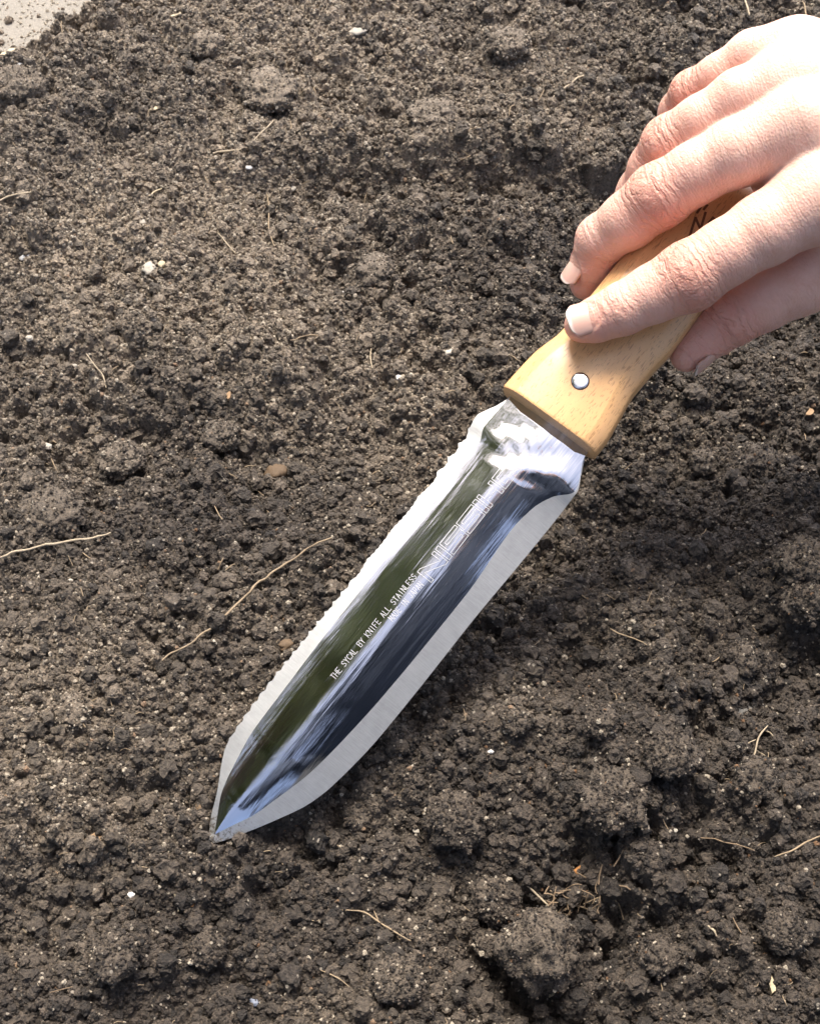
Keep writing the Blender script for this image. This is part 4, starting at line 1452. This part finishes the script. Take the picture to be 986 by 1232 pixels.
# the rest of the person, crouching behind the camera: mirrored dark blue in the blade
def body_mesh(name, chains, vox, k, seed, fold):
    pts_ = np.array([p for c_ in chains for p, r_ in c_]); rr_ = max(r_ for c_ in chains for p, r_ in c_)
    l_ = pts_.min(0) - rr_ - .03; h_ = pts_.max(0) + rr_ + .03
    dm = np.ceil((h_ - l_) / vox).astype(int)
    X3 = np.meshgrid(*[l_[i] + vox * np.arange(dm[i]) for i in range(3)], indexing='ij')
    F_ = np.full(dm, 9.0)
    for c_ in chains:
        for (a, ra), (b_, rb) in zip(c_[:-1], c_[1:]):
            a = np.array(a, float); b_ = np.array(b_, float); ab = b_ - a
            tt = np.clip(sum((X3[i] - a[i]) * ab[i] for i in range(3)) / (ab @ ab), 0, 1)
            d = np.sqrt(sum((X3[i] - a[i] - tt * ab[i]) ** 2 for i in range(3))) - (ra + (rb - ra) * tt)
            F_ = smin(F_, d, k)
    g_ = np.random.default_rng(seed)
    for _ in range(5):
        w_ = g_.normal(size=3) * 45
        F_ = F_ + fold * np.sin(X3[0] * w_[0] + X3[1] * w_[1] + X3[2] * w_[2] + g_.uniform(0, 6))
    v_, f_ = surface_nets(F_, l_, vox)
    v_ = relax(v_, f_, 4, 0.5)
    return np_mesh(name, v_, f_)


WR = jp(1420, 225, 34); EL = np.array([0.47, 0.16, 0.36]); SR = np.array([0.37, -0.15, 0.87]); SL = np.array([-0.05, -0.19, 0.87])
m_navy = simple("navy_cloth", (0.030, 0.046, 0.085), 0.85, 0.3, 60, 0.4, 0.002)
m_trouser = simple("dark_trousers", (0.030, 0.032, 0.036), 0.9, 0.3, 60, 0.4, 0.002)
m_hair = simple("dark_hair", (0.05, 0.035, 0.025), 0.6, 0.4, 120, 0.8, 0.003)
link("jacket", body_mesh("jacket", [[((.22, -.42, .46), .15), ((.18, -.28, .67), .155), ((.16, -.19, .84), .14)], [(SR, .075), (SL, .075)], [((.16, -.18, .87), .09), ((.15, -.15, .94), .062)], [(SR, .075), (EL, .058), (WR, .044)], [(SL, .075), ((-.13, -.30, .55), .058), ((.00, -.20, .40), .046)]], 0.012, 0.05, 3, 0.0016), m_navy, person)
link("trousers", body_mesh("trousers", [[((.24, -.50, .40), .15), ((.34, -.30, .30), .095), ((.40, -.16, .14), .075)], [((.20, -.50, .40), .15), ((.10, -.32, .28), .095), ((.06, -.20, .13), .075)], [((.40, -.16, .10), .07), ((.40, -.50, .04), .055)], [((.06, -.20, .10), .07), ((.10, -.55, .04), .055)]], 0.014, 0.05, 4, 0.0016), m_trouser, person)
hd = link("head", body_mesh("head", [[((0.140, -0.110, 1.060), .088), ((0.140, -0.075, 1.020), .072)], [((0.150, -0.160, 0.930), .05), ((0.140, -0.125, 1.020), .055)], [((0.140, 0.005, 1.025), .012), ((0.140, -0.010, 1.055), .010)], [((0.225, -0.105, 1.040), .018), ((0.228, -0.110, 1.055), .018)], [((0.055, -0.105, 1.040), .018), ((0.052, -0.110, 1.055), .018)], [((0.115, -0.022, 0.995), .012), ((0.165, -0.022, 0.995), .012)]], 0.006, 0.02, 5, 0.0), M_SKIN, person)
link("hair", body_mesh("hair", [[((0.140, -0.135, 1.090), .085), ((0.140, -0.160, 1.030), .075)]], 0.008, 0.02, 6, 0.003), m_hair, hd)
# ------------------------------------------------------------------ trees beside the bed: what the blade mirrors
m_leaf, nt, b = material("leaves"); q = NB(nt)
ln = q.noise(q.new('ShaderNodeNewGeometry').outputs['Position'], 6, 3, 0.6)
nt.links.new(q.mix(ln, (0.090, 0.120, 0.035), (0.190, 0.235, 0.080)), b.inputs['Base Color'])
b.inputs['Roughness'].default_value = 0.5
m_bark = simple("bark", (0.12, 0.09, 0.06), 0.9, 0.5, 20, 0.8, 0.01)


def tree(x, y, h_, spread, seed, leaves=5000):
    g = np.random.default_rng(seed)
    root = bpy.data.objects.new("tree", None); COL.objects.link(root); root.location = (x, y, -0.045)
    tag(root, "leafy green tree standing out of frame, mirrored in the blade", "tree", "trees mirrored in the blade")
    tr = [(0.04 * h_ * math.sin(k * 1.3) * k / 6, 0.03 * h_ * math.cos(k * 1.7) * k / 6, h_ * 0.85 * k / 6) for k in range(7)]
    v_, f_ = tube(tr, [0.045 * h_ * (1 - 0.13 * k) for k in range(7)], 10)
    link("trunk", np_mesh("trunk", v_, f_), m_bark, root)
    cl = []
    for k in range(9):
        a = g.uniform(0, 6.28); z0 = h_ * g.uniform(0.2, 0.7); ln_ = spread * g.uniform(0.5, 1.0)
        st = np.array([0, 0, z0]); en = st + np.array([math.cos(a) * ln_, math.sin(a) * ln_, h_ * g.uniform(0.1, 0.28)])
        md = (st + en) / 2 + [0, 0, 0.05 * h_]
        v_, f_ = tube([st, md, en], [0.018 * h_, 0.012 * h_, 0.004 * h_], 6)
        link("limb", np_mesh("limb", v_, f_), m_bark, root)
        cl += [en, md, (md + en) / 2]
    cl = np.array(cl + [np.array([g.normal(0, spread * .45), g.normal(0, spread * .45), h_ * g.uniform(.25, 1.0)]) for k in range(26)])
    c = cl[g.integers(0, len(cl), leaves)] + g.normal(0, spread * 0.17, (leaves, 3))
    a = g.normal(size=(leaves, 3)); a /= np.linalg.norm(a, axis=1)[:, None]
    bb = np.cross(a, g.normal(size=(leaves, 3))); bb /= np.linalg.norm(bb, axis=1)[:, None]
    s = g.uniform(0.035, 0.075, (leaves, 1))
    V4 = np.stack([c - a * s, c + bb * s * .45, c + a * s, c - bb * s * .45], 1).reshape(-1, 3)
    link("crown", np_mesh("crown", V4, np.arange(leaves * 4).reshape(-1, 4), False), m_leaf, root)


tree(-1.65, 0.15, 4.9, 1.2, 51, 8500)
tree(-1.9, 2.6, 4.2, 1.1, 52, 8000)
tree(-2.7, -0.7, 4.4, 1.1, 53, 8000)
